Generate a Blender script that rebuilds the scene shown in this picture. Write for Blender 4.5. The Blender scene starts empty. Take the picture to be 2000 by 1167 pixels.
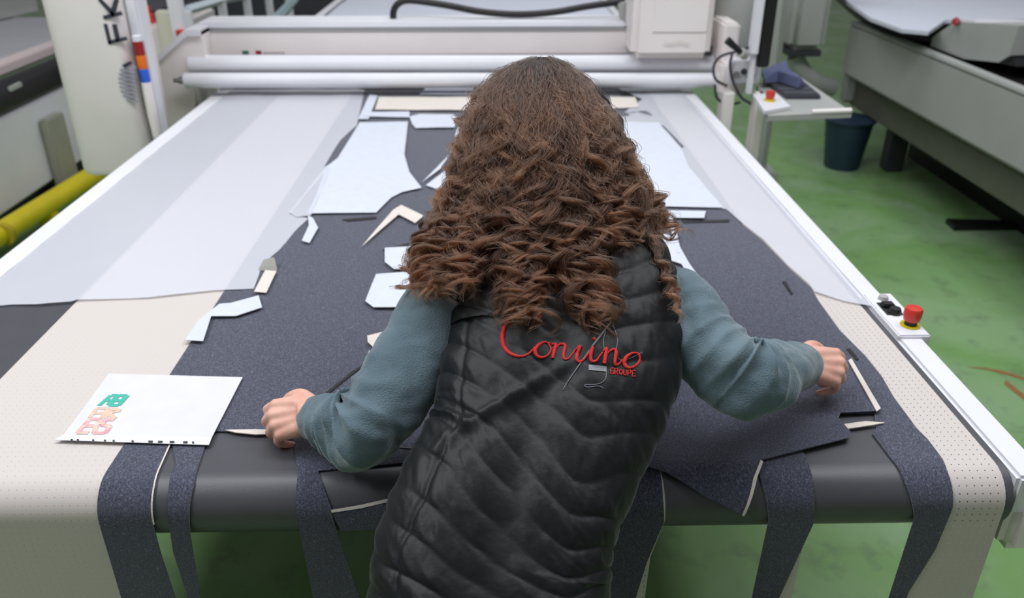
import bpy, bmesh, math, random
import numpy as np
from mathutils import Vector
from mathutils.bvhtree import BVHTree

random.seed(7)
RNG = np.random.default_rng(11)
SC = bpy.context.scene
COL = SC.collection

# ------------------------------------------------------------------ camera
F = 1600.0                                     # focal length in pixels of the 2000 wide frame
PITCH = math.atan(823 / F)
YAW = math.atan(35 * math.cos(PITCH) / F)
CAM = np.array([0, 0, 1.78])
FW = np.array([math.sin(YAW) * math.cos(PITCH), math.cos(YAW) * math.cos(PITCH), -math.sin(PITCH)])
RT = np.array([math.cos(YAW), -math.sin(YAW), 0.0])
DN = np.cross(FW, RT)
cd = bpy.data.cameras.new('camera')
cd.sensor_width = 36
cd.lens = F / 2000 * 36
cd.clip_end = 200
cd.dof.use_dof = True
cd.dof.focus_distance = 1.30
cd.dof.aperture_fstop = 3.9
co = bpy.data.objects.new('camera', cd)
co.location = CAM
co.rotation_euler = (math.pi / 2 - PITCH, 0, -YAW)
COL.objects.link(co)
SC.camera = co

# ------------------------------------------------------------------ light and exposure
SC.view_settings.view_transform = 'Standard'
SC.view_settings.look = 'None'
SC.view_settings.gamma = 1
SC.view_settings.use_curve_mapping = False
SC.view_settings.exposure = 0.0
w = bpy.data.worlds.new('hall_light')
SC.world = w
w.use_nodes = True
w.node_tree.nodes['Background'].inputs[0].default_value = (0.97, 0.95, 1.0, 1)
w.node_tree.nodes['Background'].inputs[1].default_value = 0.20


def area_light(name, loc, sx, sy, power, col=(0.93, 0.96, 1.0), rot=(0, 0, 0)):
    d = bpy.data.lights.new(name, 'AREA')
    d.shape = 'RECTANGLE'
    d.size, d.size_y = sx, sy
    d.energy = power
    d.color = col
    o = bpy.data.objects.new(name, d)
    o.location = loc
    o.rotation_euler = rot
    COL.objects.link(o)
    return o


area_light('overhead_light', (0.0, 1.75, 4.4), 4.0, 1.0, 112)
area_light('overhead_light', (-2.8, 0.8, 4.4), 0.9, 3.0, 118)  # added fill, placed to brighten the tower and the right machine
area_light('overhead_light', (0.4, 6.2, 4.4), 3.0, 3.0, 84)
area_light('overhead_light', (2.6, 2.4, 4.4), 0.6, 4.0, 54)


# ------------------------------------------------------------------ pixel of the photograph -> place in the hall
def ray(x, y):
    return FW + RT * ((x - 1000) / F) + DN * ((y - 583.5) / F)


def pz(x, y, z):
    d = ray(x, y)
    return CAM + d * ((z - CAM[2]) / d[2])


def pY(x, y, Y):
    d = ray(x, y)
    return CAM + d * (Y / d[1])


def pX(x, y, X):
    d = ray(x, y)
    return CAM + d * (X / d[0])


def pc(x, y, zc):
    return CAM + ray(x, y) * zc


# ------------------------------------------------------------------ materials
def lin(c):
    c = np.array(c, float) / 255.0
    return tuple(np.where(c <= 0.04045, c / 12.92, ((c + 0.055) / 1.055) ** 2.4)) + (1.0,)


MATS = {}


def mat(name, rgb, rough=0.5, metal=0.0, var=0.0, vscale=8.0, bump=0.0, bscale=60.0, spec=0.5, sheen=0.0, rgb2=None, coat=0.0):
    """rgb is the surface's own colour (0-255 sRGB albedo); var mixes towards rgb2 by noise"""
    if name in MATS:
        return MATS[name]
    m = bpy.data.materials.new(name)
    m.use_nodes = True
    nt = m.node_tree
    p = nt.nodes['Principled BSDF']
    p.inputs['Base Color'].default_value = lin(rgb)
    p.inputs['Roughness'].default_value = rough
    p.inputs['Metallic'].default_value = metal
    p.inputs['Specular IOR Level'].default_value = spec
    if coat:
        p.inputs['Coat Weight'].default_value = coat
    if sheen:
        p.inputs['Sheen Weight'].default_value = sheen
        p.inputs['Sheen Roughness'].default_value = 0.32
    tc = nt.nodes.new('ShaderNodeTexCoord')
    if var:
        n = nt.nodes.new('ShaderNodeTexNoise')
        n.inputs['Scale'].default_value = vscale
        n.inputs['Detail'].default_value = 4
        nt.links.new(tc.outputs['Object'], n.inputs['Vector'])
        r = nt.nodes.new('ShaderNodeValToRGB')
        r.color_ramp.elements[0].position = 0.35
        r.color_ramp.elements[1].position = 0.7
        a = lin(rgb)
        b = lin(rgb2) if rgb2 else tuple(max(0, c * (1 - var)) for c in a[:3]) + (1,)
        r.color_ramp.elements[0].color = a
        r.color_ramp.elements[1].color = b
        nt.links.new(n.outputs['Fac'], r.inputs['Fac'])
        nt.links.new(r.outputs['Color'], p.inputs['Base Color'])
    if bump:
        n = nt.nodes.new('ShaderNodeTexNoise')
        n.inputs['Scale'].default_value = bscale
        n.inputs['Detail'].default_value = 3
        nt.links.new(tc.outputs['Object'], n.inputs['Vector'])
        b = nt.nodes.new('ShaderNodeBump')
        b.inputs['Strength'].default_value = bump
        b.inputs['Distance'].default_value = 0.004
        nt.links.new(n.outputs['Fac'], b.inputs['Height'])
        nt.links.new(b.outputs['Normal'], p.inputs['Normal'])
    MATS[name] = m
    return m


def node(nt, t, **kw):
    n = nt.nodes.new(t)
    for k, v in kw.items():
        setattr(n, k, v)
    return n


def floor_material():
    m = bpy.data.materials.new('green_floor_paint')
    m.use_nodes = True
    nt = m.node_tree
    p = nt.nodes['Principled BSDF']
    tc = node(nt, 'ShaderNodeTexCoord')
    n1 = node(nt, 'ShaderNodeTexNoise')
    n1.inputs['Scale'].default_value = 1.1
    n1.inputs['Detail'].default_value = 5
    n1.inputs['Distortion'].default_value = 0.6
    nt.links.new(tc.outputs['Object'], n1.inputs['Vector'])
    r1 = node(nt, 'ShaderNodeValToRGB')
    e = r1.color_ramp.elements
    e[0].position, e[0].color = 0.32, lin((134, 166, 120))
    e[1].position, e[1].color = 0.66, lin((146, 172, 140))
    k = e.new(0.5)
    k.color = lin((116, 156, 92))
    nt.links.new(n1.outputs['Fac'], r1.inputs['Fac'])
    n2 = node(nt, 'ShaderNodeTexNoise')
    n2.inputs['Scale'].default_value = 7
    n2.inputs['Detail'].default_value = 8
    n2.inputs['Roughness'].default_value = 0.7
    nt.links.new(tc.outputs['Object'], n2.inputs['Vector'])
    r2 = node(nt, 'ShaderNodeValToRGB')
    r2.color_ramp.elements[0].position, r2.color_ramp.elements[0].color = 0.52, (0, 0, 0, 1)
    r2.color_ramp.elements[1].position, r2.color_ramp.elements[1].color = 0.75, (0.6, 0.6, 0.6, 1)
    nt.links.new(n2.outputs['Fac'], r2.inputs['Fac'])
    mx = node(nt, 'ShaderNodeMixRGB')
    mx.inputs[2].default_value = lin((84, 92, 78))
    nt.links.new(r2.outputs['Color'], mx.inputs[0])
    nt.links.new(r1.outputs['Color'], mx.inputs[1])
    nt.links.new(mx.outputs[0], p.inputs['Base Color'])
    p.inputs['Roughness'].default_value = 0.42
    return m


def denim_material(name, base, fleck):
    m = bpy.data.materials.new(name)
    m.use_nodes = True
    nt = m.node_tree
    p = nt.nodes['Principled BSDF']
    tc = node(nt, 'ShaderNodeTexCoord')
    mp = node(nt, 'ShaderNodeMapping')
    mp.inputs['Scale'].default_value = (1, 0.55, 1)
    nt.links.new(tc.outputs['Object'], mp.inputs['Vector'])
    n = node(nt, 'ShaderNodeTexNoise')
    n.inputs['Scale'].default_value = 420
    n.inputs['Detail'].default_value = 3
    nt.links.new(mp.outputs[0], n.inputs['Vector'])
    r = node(nt, 'ShaderNodeValToRGB')
    r.color_ramp.elements[0].position, r.color_ramp.elements[0].color = 0.35, lin(tuple(c * 0.72 for c in base))
    r.color_ramp.elements[1].position, r.color_ramp.elements[1].color = 0.75, lin(fleck)
    k = r.color_ramp.elements.new(0.56)
    k.color = lin(base)
    nt.links.new(n.outputs['Fac'], r.inputs['Fac'])
    n3 = node(nt, 'ShaderNodeTexNoise')
    n3.inputs['Scale'].default_value = 170
    n3.inputs['Detail'].default_value = 2
    nt.links.new(tc.outputs['Object'], n3.inputs['Vector'])
    r3 = node(nt, 'ShaderNodeValToRGB')
    r3.color_ramp.elements[0].position, r3.color_ramp.elements[0].color = 0.66, (0, 0, 0, 1)
    r3.color_ramp.elements[1].position, r3.color_ramp.elements[1].color = 0.74, (0.3, 0.3, 0.3, 1)
    nt.links.new(n3.outputs['Fac'], r3.inputs['Fac'])
    mx = node(nt, 'ShaderNodeMixRGB')
    mx.inputs[2].default_value = lin((150, 152, 168))
    nt.links.new(r3.outputs[0], mx.inputs[0])
    nt.links.new(r.outputs[0], mx.inputs[1])
    nt.links.new(mx.outputs[0], p.inputs['Base Color'])
    b = node(nt, 'ShaderNodeBump')
    b.inputs['Strength'].default_value = 0.3
    b.inputs['Distance'].default_value = 0.001
    nt.links.new(n.outputs['Fac'], b.inputs['Height'])
    nt.links.new(b.outputs[0], p.inputs['Normal'])
    p.inputs['Roughness'].default_value = 0.9
    p.inputs['Specular IOR Level'].default_value = 0.15
    p.inputs['Sheen Weight'].default_value = 0.6
    p.inputs['Sheen Roughness'].default_value = 0.45
    return m


def film_material():
    m = bpy.data.materials.new('clear_milky_film')
    m.use_nodes = True
    nt = m.node_tree
    out = nt.nodes['Material Output']
    p = nt.nodes['Principled BSDF']
    p.inputs['Base Color'].default_value = lin((234, 236, 244))
    p.inputs['Roughness'].default_value = 0.38
    tc = node(nt, 'ShaderNodeTexCoord')
    n = node(nt, 'ShaderNodeTexNoise')
    n.inputs['Scale'].default_value = 5
    n.inputs['Detail'].default_value = 3
    nt.links.new(tc.outputs['Object'], n.inputs['Vector'])
    b = node(nt, 'ShaderNodeBump')
    b.inputs['Strength'].default_value = 0.28
    b.inputs['Distance'].default_value = 0.01
    nt.links.new(n.outputs['Fac'], b.inputs['Height'])
    nt.links.new(b.outputs[0], p.inputs['Normal'])
    t = node(nt, 'ShaderNodeBsdfTransparent')
    mx = node(nt, 'ShaderNodeMixShader')
    mx.inputs[0].default_value = 0.44
    nt.links.new(t.outputs[0], mx.inputs[1])
    nt.links.new(p.outputs[0], mx.inputs[2])
    nt.links.new(mx.outputs[0], out.inputs['Surface'])
    return m


def perforated_material(name, rad):
    """kraft paper with a grid of punched holes (real see-through holes, by UV in metres)"""
    m = bpy.data.materials.new(name)
    m.use_nodes = True
    nt = m.node_tree
    out = nt.nodes['Material Output']
    p = nt.nodes['Principled BSDF']
    p.inputs['Base Color'].default_value = lin((200, 192, 186))
    p.inputs['Roughness'].default_value = 0.7
    uv = node(nt, 'ShaderNodeUVMap')
    vm = node(nt, 'ShaderNodeVectorMath', operation='SCALE')
    vm.inputs['Scale'].default_value = 1 / 0.0128
    nt.links.new(uv.outputs[0], vm.inputs[0])
    fr = node(nt, 'ShaderNodeVectorMath', operation='FRACTION')
    nt.links.new(vm.outputs[0], fr.inputs[0])
    sb = node(nt, 'ShaderNodeVectorMath', operation='DISTANCE')
    sb.inputs[1].default_value = (0.5, 0.5, 0.0)
    nt.links.new(fr.outputs[0], sb.inputs[0])
    lt = node(nt, 'ShaderNodeMath', operation='LESS_THAN')
    lt.inputs[1].default_value = rad
    nt.links.new(sb.outputs['Value'], lt.inputs[0])
    t = node(nt, 'ShaderNodeBsdfTransparent')
    mx = node(nt, 'ShaderNodeMixShader')
    nt.links.new(lt.outputs[0], mx.inputs[0])
    nt.links.new(p.outputs[0], mx.inputs[1])
    nt.links.new(t.outputs[0], mx.inputs[2])
    nt.links.new(mx.outputs[0], out.inputs['Surface'])
    return m


def fleece_material():
    m = mat('teal_fleece', (106, 124, 132), 0.95, var=1, vscale=9, rgb2=(90, 108, 117), bump=0.45, bscale=420, spec=0.1, sheen=0.6)
    return m


FLOOR = floor_material()
DENIM = denim_material('navy_denim', (75, 78, 93), (106, 109, 127))
DENIM2 = denim_material('navy_denim_offcut', (75, 78, 94), (107, 109, 128))
FILM = film_material()
KRAFT = perforated_material('perforated_kraft_paper', 0.085)
KRAFT2 = perforated_material('faint_hole_kraft_paper', 0.04)  # same paper as the right strip; smaller holes stand in for different lighting
WHITE = mat('white_lacquer', (225, 225, 230), 0.45, var=0.06, vscale=4)
CREAM = mat('cream_lacquer', (238, 230, 227), 0.45, var=0.06, vscale=4)
GREYW = mat('pale_grey_lacquer', (168, 170, 166), 0.5, var=0.08, vscale=3)
MIDGREY = mat('mid_grey_lacquer', (168, 169, 165), 0.55, var=0.1, vscale=3)
BELT = mat('conveyor_rubber', (76, 76, 81), 0.42, var=0.08, vscale=20, bump=0.05, bscale=300)
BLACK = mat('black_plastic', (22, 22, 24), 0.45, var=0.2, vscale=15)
DARK = mat('dark_grey_plastic', (58, 60, 66), 0.5, var=0.15, vscale=15)
PAPERW = mat('white_paper', (214, 213, 222), 0.6, var=0.04, vscale=20)
CLOTHW = mat('white_interlining', (204, 208, 219), 0.8, var=0.05, vscale=30, bump=0.2, bscale=300)
CREAMC = mat('cream_cloth', (216, 207, 198), 0.85, var=0.06, vscale=30, bump=0.2, bscale=300)
GREYC = mat('grey_cloth', (150, 148, 142), 0.85, var=0.1, vscale=30)
RED = mat('red_plastic', (206, 56, 44), 0.35, var=0.1, vscale=20)
YELLOW = mat('yellow_paint', (214, 196, 20), 0.5, var=0.15, vscale=10)
ORANGE = mat('orange_plastic', (226, 110, 20), 0.4, var=0.1, vscale=20)
BLUE = mat('blue_plastic', (44, 96, 206), 0.4, var=0.1, vscale=20)
DKRED = mat('dark_red_plastic', (150, 26, 30), 0.4, var=0.1, vscale=20)
METAL = mat('brushed_metal', (150, 150, 150), 0.35, metal=0.9, var=0.1, vscale=20)


# ------------------------------------------------------------------ mesh helpers
class MB:
    def __init__(self):
        self.v, self.f, self.uv = [], [], None

    def add(self, vs, fs):
        o = len(self.v)
        self.v += [tuple(map(float, q)) for q in vs]
        self.f += [tuple(i + o for i in q) for q in fs]
        return self

    def box(self, lo, hi, bevel=0.0, seg=2):
        bm = bmesh.new()
        bmesh.ops.create_cube(bm, size=1)
        lo, hi = np.minimum(lo, hi), np.maximum(lo, hi)
        for q in bm.verts:
            for k in range(3):
                q.co[k] = (lo[k] + hi[k]) / 2 + q.co[k] * (hi[k] - lo[k])
        if bevel:
            bmesh.ops.bevel(bm, geom=bm.edges[:], offset=min(bevel, 0.45 * min(np.array(hi) - lo)), segments=seg, affect='EDGES')
        return self.bm(bm)

    def bm(self, bm):
        bm.verts.index_update()
        self.add([q.co[:] for q in bm.verts], [[q.index for q in f.verts] for f in bm.faces])
        bm.free()
        return self

    def tube(self, pts, r, n=10, caps=True):
        pts = np.array(pts, float)
        rr = np.full(len(pts), r) if np.isscalar(r) else np.array(r, float)
        t = np.gradient(pts, axis=0)
        t /= np.linalg.norm(t, axis=1)[:, None] + 1e-12
        ref = np.array([0, 0, 1.0]) if abs(t[0][2]) < 0.9 else np.array([1.0, 0, 0])
        u = np.cross(ref, t[0])
        u /= np.linalg.norm(u)
        rings = []
        for i in range(len(pts)):
            u = u - t[i] * (u @ t[i])
            u /= np.linalg.norm(u) + 1e-12
            b = np.cross(t[i], u)
            a = np.arange(n) * 2 * math.pi / n
            rings.append(pts[i] + rr[i] * (np.cos(a)[:, None] * u + np.sin(a)[:, None] * b))
        return self.loft(rings, caps)

    def loft(self, rings, caps=True, closed=True):
        n = len(rings[0])
        vs = [q for R in rings for q in R]
        fs = []
        for i in range(len(rings) - 1):
            for j in range(n if closed else n - 1):
                k = (j + 1) % n
                fs.append((i * n + j, i * n + k, (i + 1) * n + k, (i + 1) * n + j))
        if caps and closed:
            fs.append(tuple(range(n))[::-1])
            fs.append(tuple((len(rings) - 1) * n + j for j in range(n)))
        return self.add(vs, fs)

    def lathe(self, base, prof, n=24, axis=(0, 0, 1)):
        """prof: list of (radius, height) along axis"""
        ax = np.array(axis, float)
        ax /= np.linalg.norm(ax)
        u = np.cross(ax, [1, 0, 0] if abs(ax[0]) < 0.9 else [0, 1, 0])
        u /= np.linalg.norm(u)
        b = np.cross(ax, u)
        a = np.arange(n) * 2 * math.pi / n
        return self.loft([np.array(base) + ax * h + max(r, 1e-4) * (np.cos(a)[:, None] * u + np.sin(a)[:, None] * b) for r, h in prof])

    def prism(self, poly, d):
        """poly: 3D points of a flat outline, d: extrusion vector"""
        P = np.array(poly, float)
        n = len(P)
        nrm = np.zeros(3)
        for i in range(n):
            nrm += np.cross(P[i], P[(i + 1) % n])
        if nrm @ np.array(d) > 0:
            P = P[::-1]
        fs = [tuple(range(n)), tuple(range(2 * n - 1, n - 1, -1))]
        fs += [(i, i + n, (i + 1) % n + n, (i + 1) % n) for i in range(n)]
        return self.add(np.vstack([P, P + np.array(d)]), fs)

    def ellipsoid(self, c, rx, ry, rz, nu=20, nv=14, axes=None):
        A = np.eye(3) if axes is None else np.array(axes, float)
        rings = []
        for i in range(nv + 1):
            ph = math.pi * (i + 0.02) / (nv + 0.04)
            th = np.arange(nu) * 2 * math.pi / nu
            L = np.stack([rx * math.sin(ph) * np.cos(th), ry * math.sin(ph) * np.sin(th), np.full(nu, rz * math.cos(ph))], 1)
            rings.append(np.array(c) + L @ A)
        return self.loft(rings)


ORG = {}


def link(name, data, parent=None, origin=None):
    o = bpy.data.objects.new(name, data)
    COL.objects.link(o)
    if parent is not None:
        o.parent = parent
        ORG[o.name] = ORG[parent.name]
    else:
        ORG[o.name] = np.array(origin if origin is not None else (0, 0, 0), float)
        o.location = ORG[o.name]
    return o


def obj(name, mb, m, parent=None, smooth=True, origin=None, angle=40):
    V = np.array(mb.v)
    if parent is not None:
        og = ORG[parent.name]
    else:
        og = np.array([V[:, 0].mean(), V[:, 1].mean(), V[:, 2].min()]) if origin is None else np.array(origin, float)
    me = bpy.data.meshes.new(name)
    me.from_pydata([tuple(q) for q in V - og], [], mb.f)
    if mb.uv is not None:
        l = me.uv_layers.new(name='UVMap')
        for lp in me.loops:
            l.data[lp.index].uv = mb.uv[lp.vertex_index]
    me.materials.append(m)
    bm = bmesh.new()
    bm.from_mesh(me)
    bmesh.ops.recalc_face_normals(bm, faces=bm.faces[:])
    bm.to_mesh(me)
    bm.free()
    if smooth:
        me.polygons.foreach_set('use_smooth', [True] * len(me.polygons))
        me.set_sharp_from_angle(angle=math.radians(angle))
    me.update()
    return link(name, me, parent, og)


def tag(o, label, cat, group=None):
    o['label'] = label
    o['category'] = cat
    if group:
        o['group'] = group
    return o


def thing(name, loc, label, cat, group=None):
    return tag(link(name, None, None, loc), label, cat, group)


def struct(o):
    o['kind'] = 'structure'
    return o


def spline(P, n):
    """Catmull-Rom through P, n samples"""
    P = np.array(P, float)
    Q = np.vstack([2 * P[0] - P[1], P, 2 * P[-1] - P[-2]])
    out = []
    for s in np.linspace(0, len(P) - 1 - 1e-9, n):
        i = int(s)
        t = s - i
        a, b, c, d = Q[i:i + 4]
        out.append(0.5 * (2 * b + (c - a) * t + (2 * a - 5 * b + 4 * c - d) * t * t + (3 * b - a - 3 * c + d) * t ** 3))
    return np.array(out)


# ------------------------------------------------------------------ the hall floor
fl = MB()
N = 2
fl.box((-14, -5, -0.1), (14, 24, 0.0))
struct(obj('floor', fl, FLOOR, smooth=False, origin=(0, 0, 0)))

# ------------------------------------------------------------------ cutting table
ZT = 0.900
YC, RR = 1.092, 0.056                          # nose roller: where the top starts to bend, radius
XL, XR = -1.29, 0.91


def prof(s, off):
    """table profile: s metres towards the viewer from the start of the nose bend, off = height above belt"""
    R = RR + off
    A = RR * math.pi / 2
    if s <= 0:
        return YC - s, ZT + off
    if s < A:
        a = s / RR
        return YC - R * math.sin(a), ZT - RR + R * math.cos(a)
    return YC - R, ZT - RR - (s - A)


ARC = RR * math.pi / 2
CUTS = [ARC * k / 8 for k in range(9)]


def T(x, y, off=0.003):
    """photograph pixel on the table top -> (x, s)"""
    q = pz(x, y, ZT + off)
    return (q[0], YC - q[1])


def sheet(polys, off, th=0.0016, grid=0.0, wav=0.0, seed=0, curl=None):
    """flat outlines in (x, s) laid over the table profile as a thin cloth, film or paper"""
    mb = MB()
    mb.uv = []
    for poly in polys:
        bm = bmesh.new()
        a = 0
        P = np.array(poly)
        for i in range(len(P)):
            j = (i + 1) % len(P)
            a += P[i][0] * P[j][1] - P[j][0] * P[i][1]
        if a > 0:
            P = P[::-1]
        bm.faces.new([bm.verts.new((q[0], q[1], 0)) for q in P])
        cuts = [c for c in CUTS if P[:, 1].min() < c < P[:, 1].max()]
        lines = [(0, c) for c in cuts]
        if grid:
            lines += [(0, c) for c in np.arange(P[:, 1].min() + grid, min(P[:, 1].max(), 0), grid)]
            lines += [(1, c) for c in np.arange(P[:, 0].min() + grid, P[:, 0].max(), grid)]
        bmesh.ops.triangulate(bm, faces=bm.faces[:])
        for ax, c in lines:
            bmesh.ops.bisect_plane(bm, geom=bm.verts[:] + bm.edges[:] + bm.faces[:], dist=1e-6,
                                   plane_co=(0, c, 0) if ax == 0 else (c, 0, 0), plane_no=(0, 1, 0) if ax == 0 else (1, 0, 0))
        bm.verts.index_update()
        top, bot = [], []
        for q in bm.verts:
            x, s = q.co[0], q.co[1]
            h = 0.0
            if wav:
                h = wav * (0.5 + 0.5 * math.sin(x * 23 + seed + 2 * math.sin(s * 9 + seed)) * math.sin(s * 17 + 1.7 * seed + x * 5))
            if curl:
                h += curl(x, s)
            y1, z1 = prof(s, off + th + h)
            y0, z0 = prof(s, off + h)
            top.append((x, y1, z1))
            bot.append((x, y0, z0))
            mb.uv.append((x, s))
        mb.uv += mb.uv[-len(top):]
        n = len(top)
        fs = [tuple(q.index for q in f.verts) for f in bm.faces]
        fs += [tuple(q.index + n for q in reversed(f.verts)) for f in bm.faces]
        for e in bm.edges:
            if len(e.link_faces) == 1:
                i, j = e.verts[0].index, e.verts[1].index
                fs.append((i, j, j + n, i + n))
        bm.free()
        mb.add(top + bot, fs)
    return mb


def rect(x0, x1, s0, s1):
    return [(x0, s0), (x1, s0), (x1, s1), (x0, s1)]


table = thing('cutting_table', (-0.2, 3.0, 0), 'long white conveyor cutting table with dark belt, under the denim sheet', 'table')
LEN = -7.6                                     # s of the far end
belt = MB()
ring = []
prf = [(LEN, 0)] + [(0, 0)] + [(c, 0) for c in CUTS]
up = [prof(s, 0) for s, _ in prf]
a0 = [(YC - RR * math.cos(a), ZT - RR - RR * math.sin(a)) for a in np.linspace(0, math.pi / 2, 7)[1:]]
under = [(YC - LEN, ZT - 2 * RR)]
loop = up + a0 + under
belt.loft([[(x, y, z) for y, z in loop] for x in (XL + 0.06, XR - 0.058)])
obj('conveyor_belt', belt, BELT, table)
for s, x0, x1 in (('l', XL, XL + 0.07), ('r', XR - 0.056, XR)):
    b = MB().box((x0, 1.045, ZT - 0.075), (x1, YC - LEN, ZT + 0.004), 0.006)
    obj('side_rail', b, WHITE, table)
b = MB().box((XR - 0.05, 1.035, ZT - 0.16), (XR + 0.012, 1.42, ZT - 0.05), 0.02, 3)
obj('rail_end_cover', b, CREAM, table)
b = MB().box((XL - 0.012, 1.035, ZT - 0.16), (XL + 0.05, 1.42, ZT - 0.05), 0.02, 3)
obj('rail_end_cover', b, CREAM, table)
b = MB().box((XL + 0.08, 2.4, ZT - 0.30), (XR - 0.08, 2.52, ZT - 0.12), 0.008)
obj('cross_beam', b, CREAM, table)
b = MB().box((XL + 0.08, 6.0, ZT - 0.30), (XR - 0.08, 6.12, ZT - 0.12), 0.008)
obj('cross_beam', b, CREAM, table)
for x in (XL + 0.12, XR - 0.12):
    for y in (2.46, 6.06):
        b = MB().box((x - 0.05, y - 0.05, 0.0), (x + 0.05, y + 0.05, ZT - 0.30), 0.008)
        b.box((x - 0.08, y - 0.08, 0.0), (x + 0.08, y + 0.08, 0.02), 0.004)
        obj('leg', b, CREAM, table)
# emergency stop housing on the right rail
h0, h1 = 1.50, 1.70
hb = MB().box((XR - 0.055, h0, ZT - 0.02), (XR + 0.014, h1, ZT + 0.012), 0.003)
hous = obj('control_housing', hb, WHITE, table)
est = np.array([XR - 0.012, 1.545, ZT + 0.012])
obj('yellow_collar', MB().lathe(est, [(0.0, 0), (0.021, 0), (0.021, 0.003), (0.0, 0.003)]), YELLOW, hous)
obj('button_stem', MB().lathe(est, [(0.013, 0), (0.013, 0.018)]), BLACK, hous)
obj('stop_button', MB().lathe(est + [0, 0, 0.014], [(0.0, 0), (0.0165, 0), (0.0185, 0.008), (0.019, 0.024), (0.0165, 0.029), (0.0, 0.031)]), RED, hous)
sw = np.array([XR - 0.022, 1.60, ZT + 0.012])
obj('key_switch', MB().lathe(sw, [(0.0, 0), (0.014, 0), (0.014, 0.006), (0.011, 0.014), (0, 0.015)]).box(sw + [-0.02, -0.008, 0], sw + [0.016, 0.05, 0.002]), BLACK, hous)
obj('rocker_switch', MB().box(sw + [-0.016, 0.022, 0.0], sw + [0.012, 0.044, 0.010], 0.003), BLACK, hous)
obj('indicator_cap', MB().lathe(sw + [0.004, 0.07, -0.0], [(0, 0), (0.012, 0), (0.01, 0.008), (0, 0.009)]), GREYW, hous)

# ------------------------------------------------------------------ kraft paper, denim, film on the belt
o = obj('kraft_paper', sheet([rect(-0.982, -0.640, -2.78, 0.85)], 0.0006, 0.0006), KRAFT2)
tag(o, 'wide beige perforated paper strip along the left of the denim, hanging over the table nose', 'paper')
o = obj('kraft_paper', sheet([rect(0.700, 0.838, -2.78, 0.80)], 0.0006, 0.0006), KRAFT)
tag(o, 'narrow beige perforated paper strip along the right table edge, hanging at the corner', 'paper')
# paper slivers that stay under the denim strips
o = obj('kraft_paper', sheet([rect(0.452, 0.514, -0.02, 0.62)], 0.0004, 0.0005), KRAFT)
tag(o, 'beige paper sliver showing behind the denim strip right of the woman', 'paper')
o = obj('kraft_paper', sheet([[(0.16, -0.02), (0.268, -0.02), (0.274, 0.10), (0.256, 0.18), (0.244, 0.60), (0.15, 0.60)]], 0.0004, 0.0005), KRAFT)
tag(o, 'beige paper sliver behind the denim strip beside the woman\'s hip', 'paper')

XA = -0.652
# cut-out denim sheet: main area and the strips that hang over the nose
yy = lambda y: T(1000, y)[1]
main = [(XA, -2.72), (0.55, -2.72), (0.62, -2.1), T(1285, 245), T(1335, 290), T(1420, 410), T(1442, 432), T(1490, 470), T(1540, 522), T(1584, 562), T(1600, 590), T(1640, 645),
        T(1690, 695), T(1722, 735), T(1745, 775), T(1790, 836), T(1712, 836), T(1708, 807), T(1640, 807), T(1400, 840), T(1000, 900), T(835, 899), T(622, 919), T(600, 905), T(580, 872), T(570, 846), T(420, 842), (XA, T(400, 842)[1])]
stripA = [(XA, T(400, 842)[1]), T(420, 842), T(400, 872), (-0.500, 0.03), (-0.510, 0.12), (-0.519, 0.28), (-0.522, 0.55), (-0.542, 0.55), (-0.538, 0.28), (-0.545, 0.15), (-0.538, 0.06), (-0.545, -0.02), T(336, 866), T(331, 866), (-0.566, 0.03), (-0.566, 0.15), (-0.560, 0.28), (-0.556, 0.62), (XA - 0.002, 0.62)]
stripC = [T(570, 846), T(580, 872), T(600, 905), T(622, 919), T(640, 965), (-0.268, 0.12), (-0.245, 0.26), (-0.238, 0.60), (-0.315, 0.60), (-0.328, 0.16), T(582, 925)]
flap = [T(640, 968), T(700, 962), T(790, 949), (-0.05, 0.02), (-0.05, 0.10), (-0.262, 0.11)]
stripD = [(0.14, -0.1), (0.266, -0.1), (0.268, 0.06), (0.272, 0.10), (0.250, 0.19), (0.236, 0.28), (0.228, 0.62), (0.15, 0.62)]
stripE = [(0.43, -0.2), (0.50, -0.2), T(1570, 885), (0.517, 0.05), (0.522, 0.11), (0.490, 0.28), (0.470, 0.66), (0.438, 0.66), (0.442, 0.28), (0.446, 0.10), (0.432, 0.03)]
stripF = [T(1790, 836), T(1712, 836), T(1703, 846), T(1740, 895), (0.671, 0.04), (0.690, 0.10), (0.686, 0.28), (0.680, 0.7), (0.700, 0.7), (0.718, 0.27), (0.742, 0.17), (0.749, 0.08), (0.747, 0.02), T(1840, 895), T(1812, 858)]
o = obj('denim_sheet', sheet([main, stripA, stripC, flap, stripD, stripE, stripF], 0.0022, 0.0018), DENIM)
tag(o, 'cut-out navy denim sheet covering the table, remnant strips hanging over the nose', 'fabric')

# the piece the woman is taking off
p1 = [T(1180, 640), T(1300, 655), T(1560, 660), T(1650, 690), T(1716, 808), T(1640, 812), T(1636, 822), T(1660, 850), T(1656, 862), T(1600, 876), T(1485, 905), T(1472, 925), T(1462, 968), T(1380, 948), T(1300, 922), T(1230, 908), T(1150, 890)]


def lift(x, s):
    return 0.001 + 0.004 * max(0, min(1, (s + 0.35) / 0.3))


o = obj('denim_piece', sheet([p1], 0.0048, 0.002, grid=0.05, wav=0.0, curl=lift), DENIM2)
tag(o, 'large cut navy denim piece under the right hand, its corner over the table nose', 'fabric')
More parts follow.
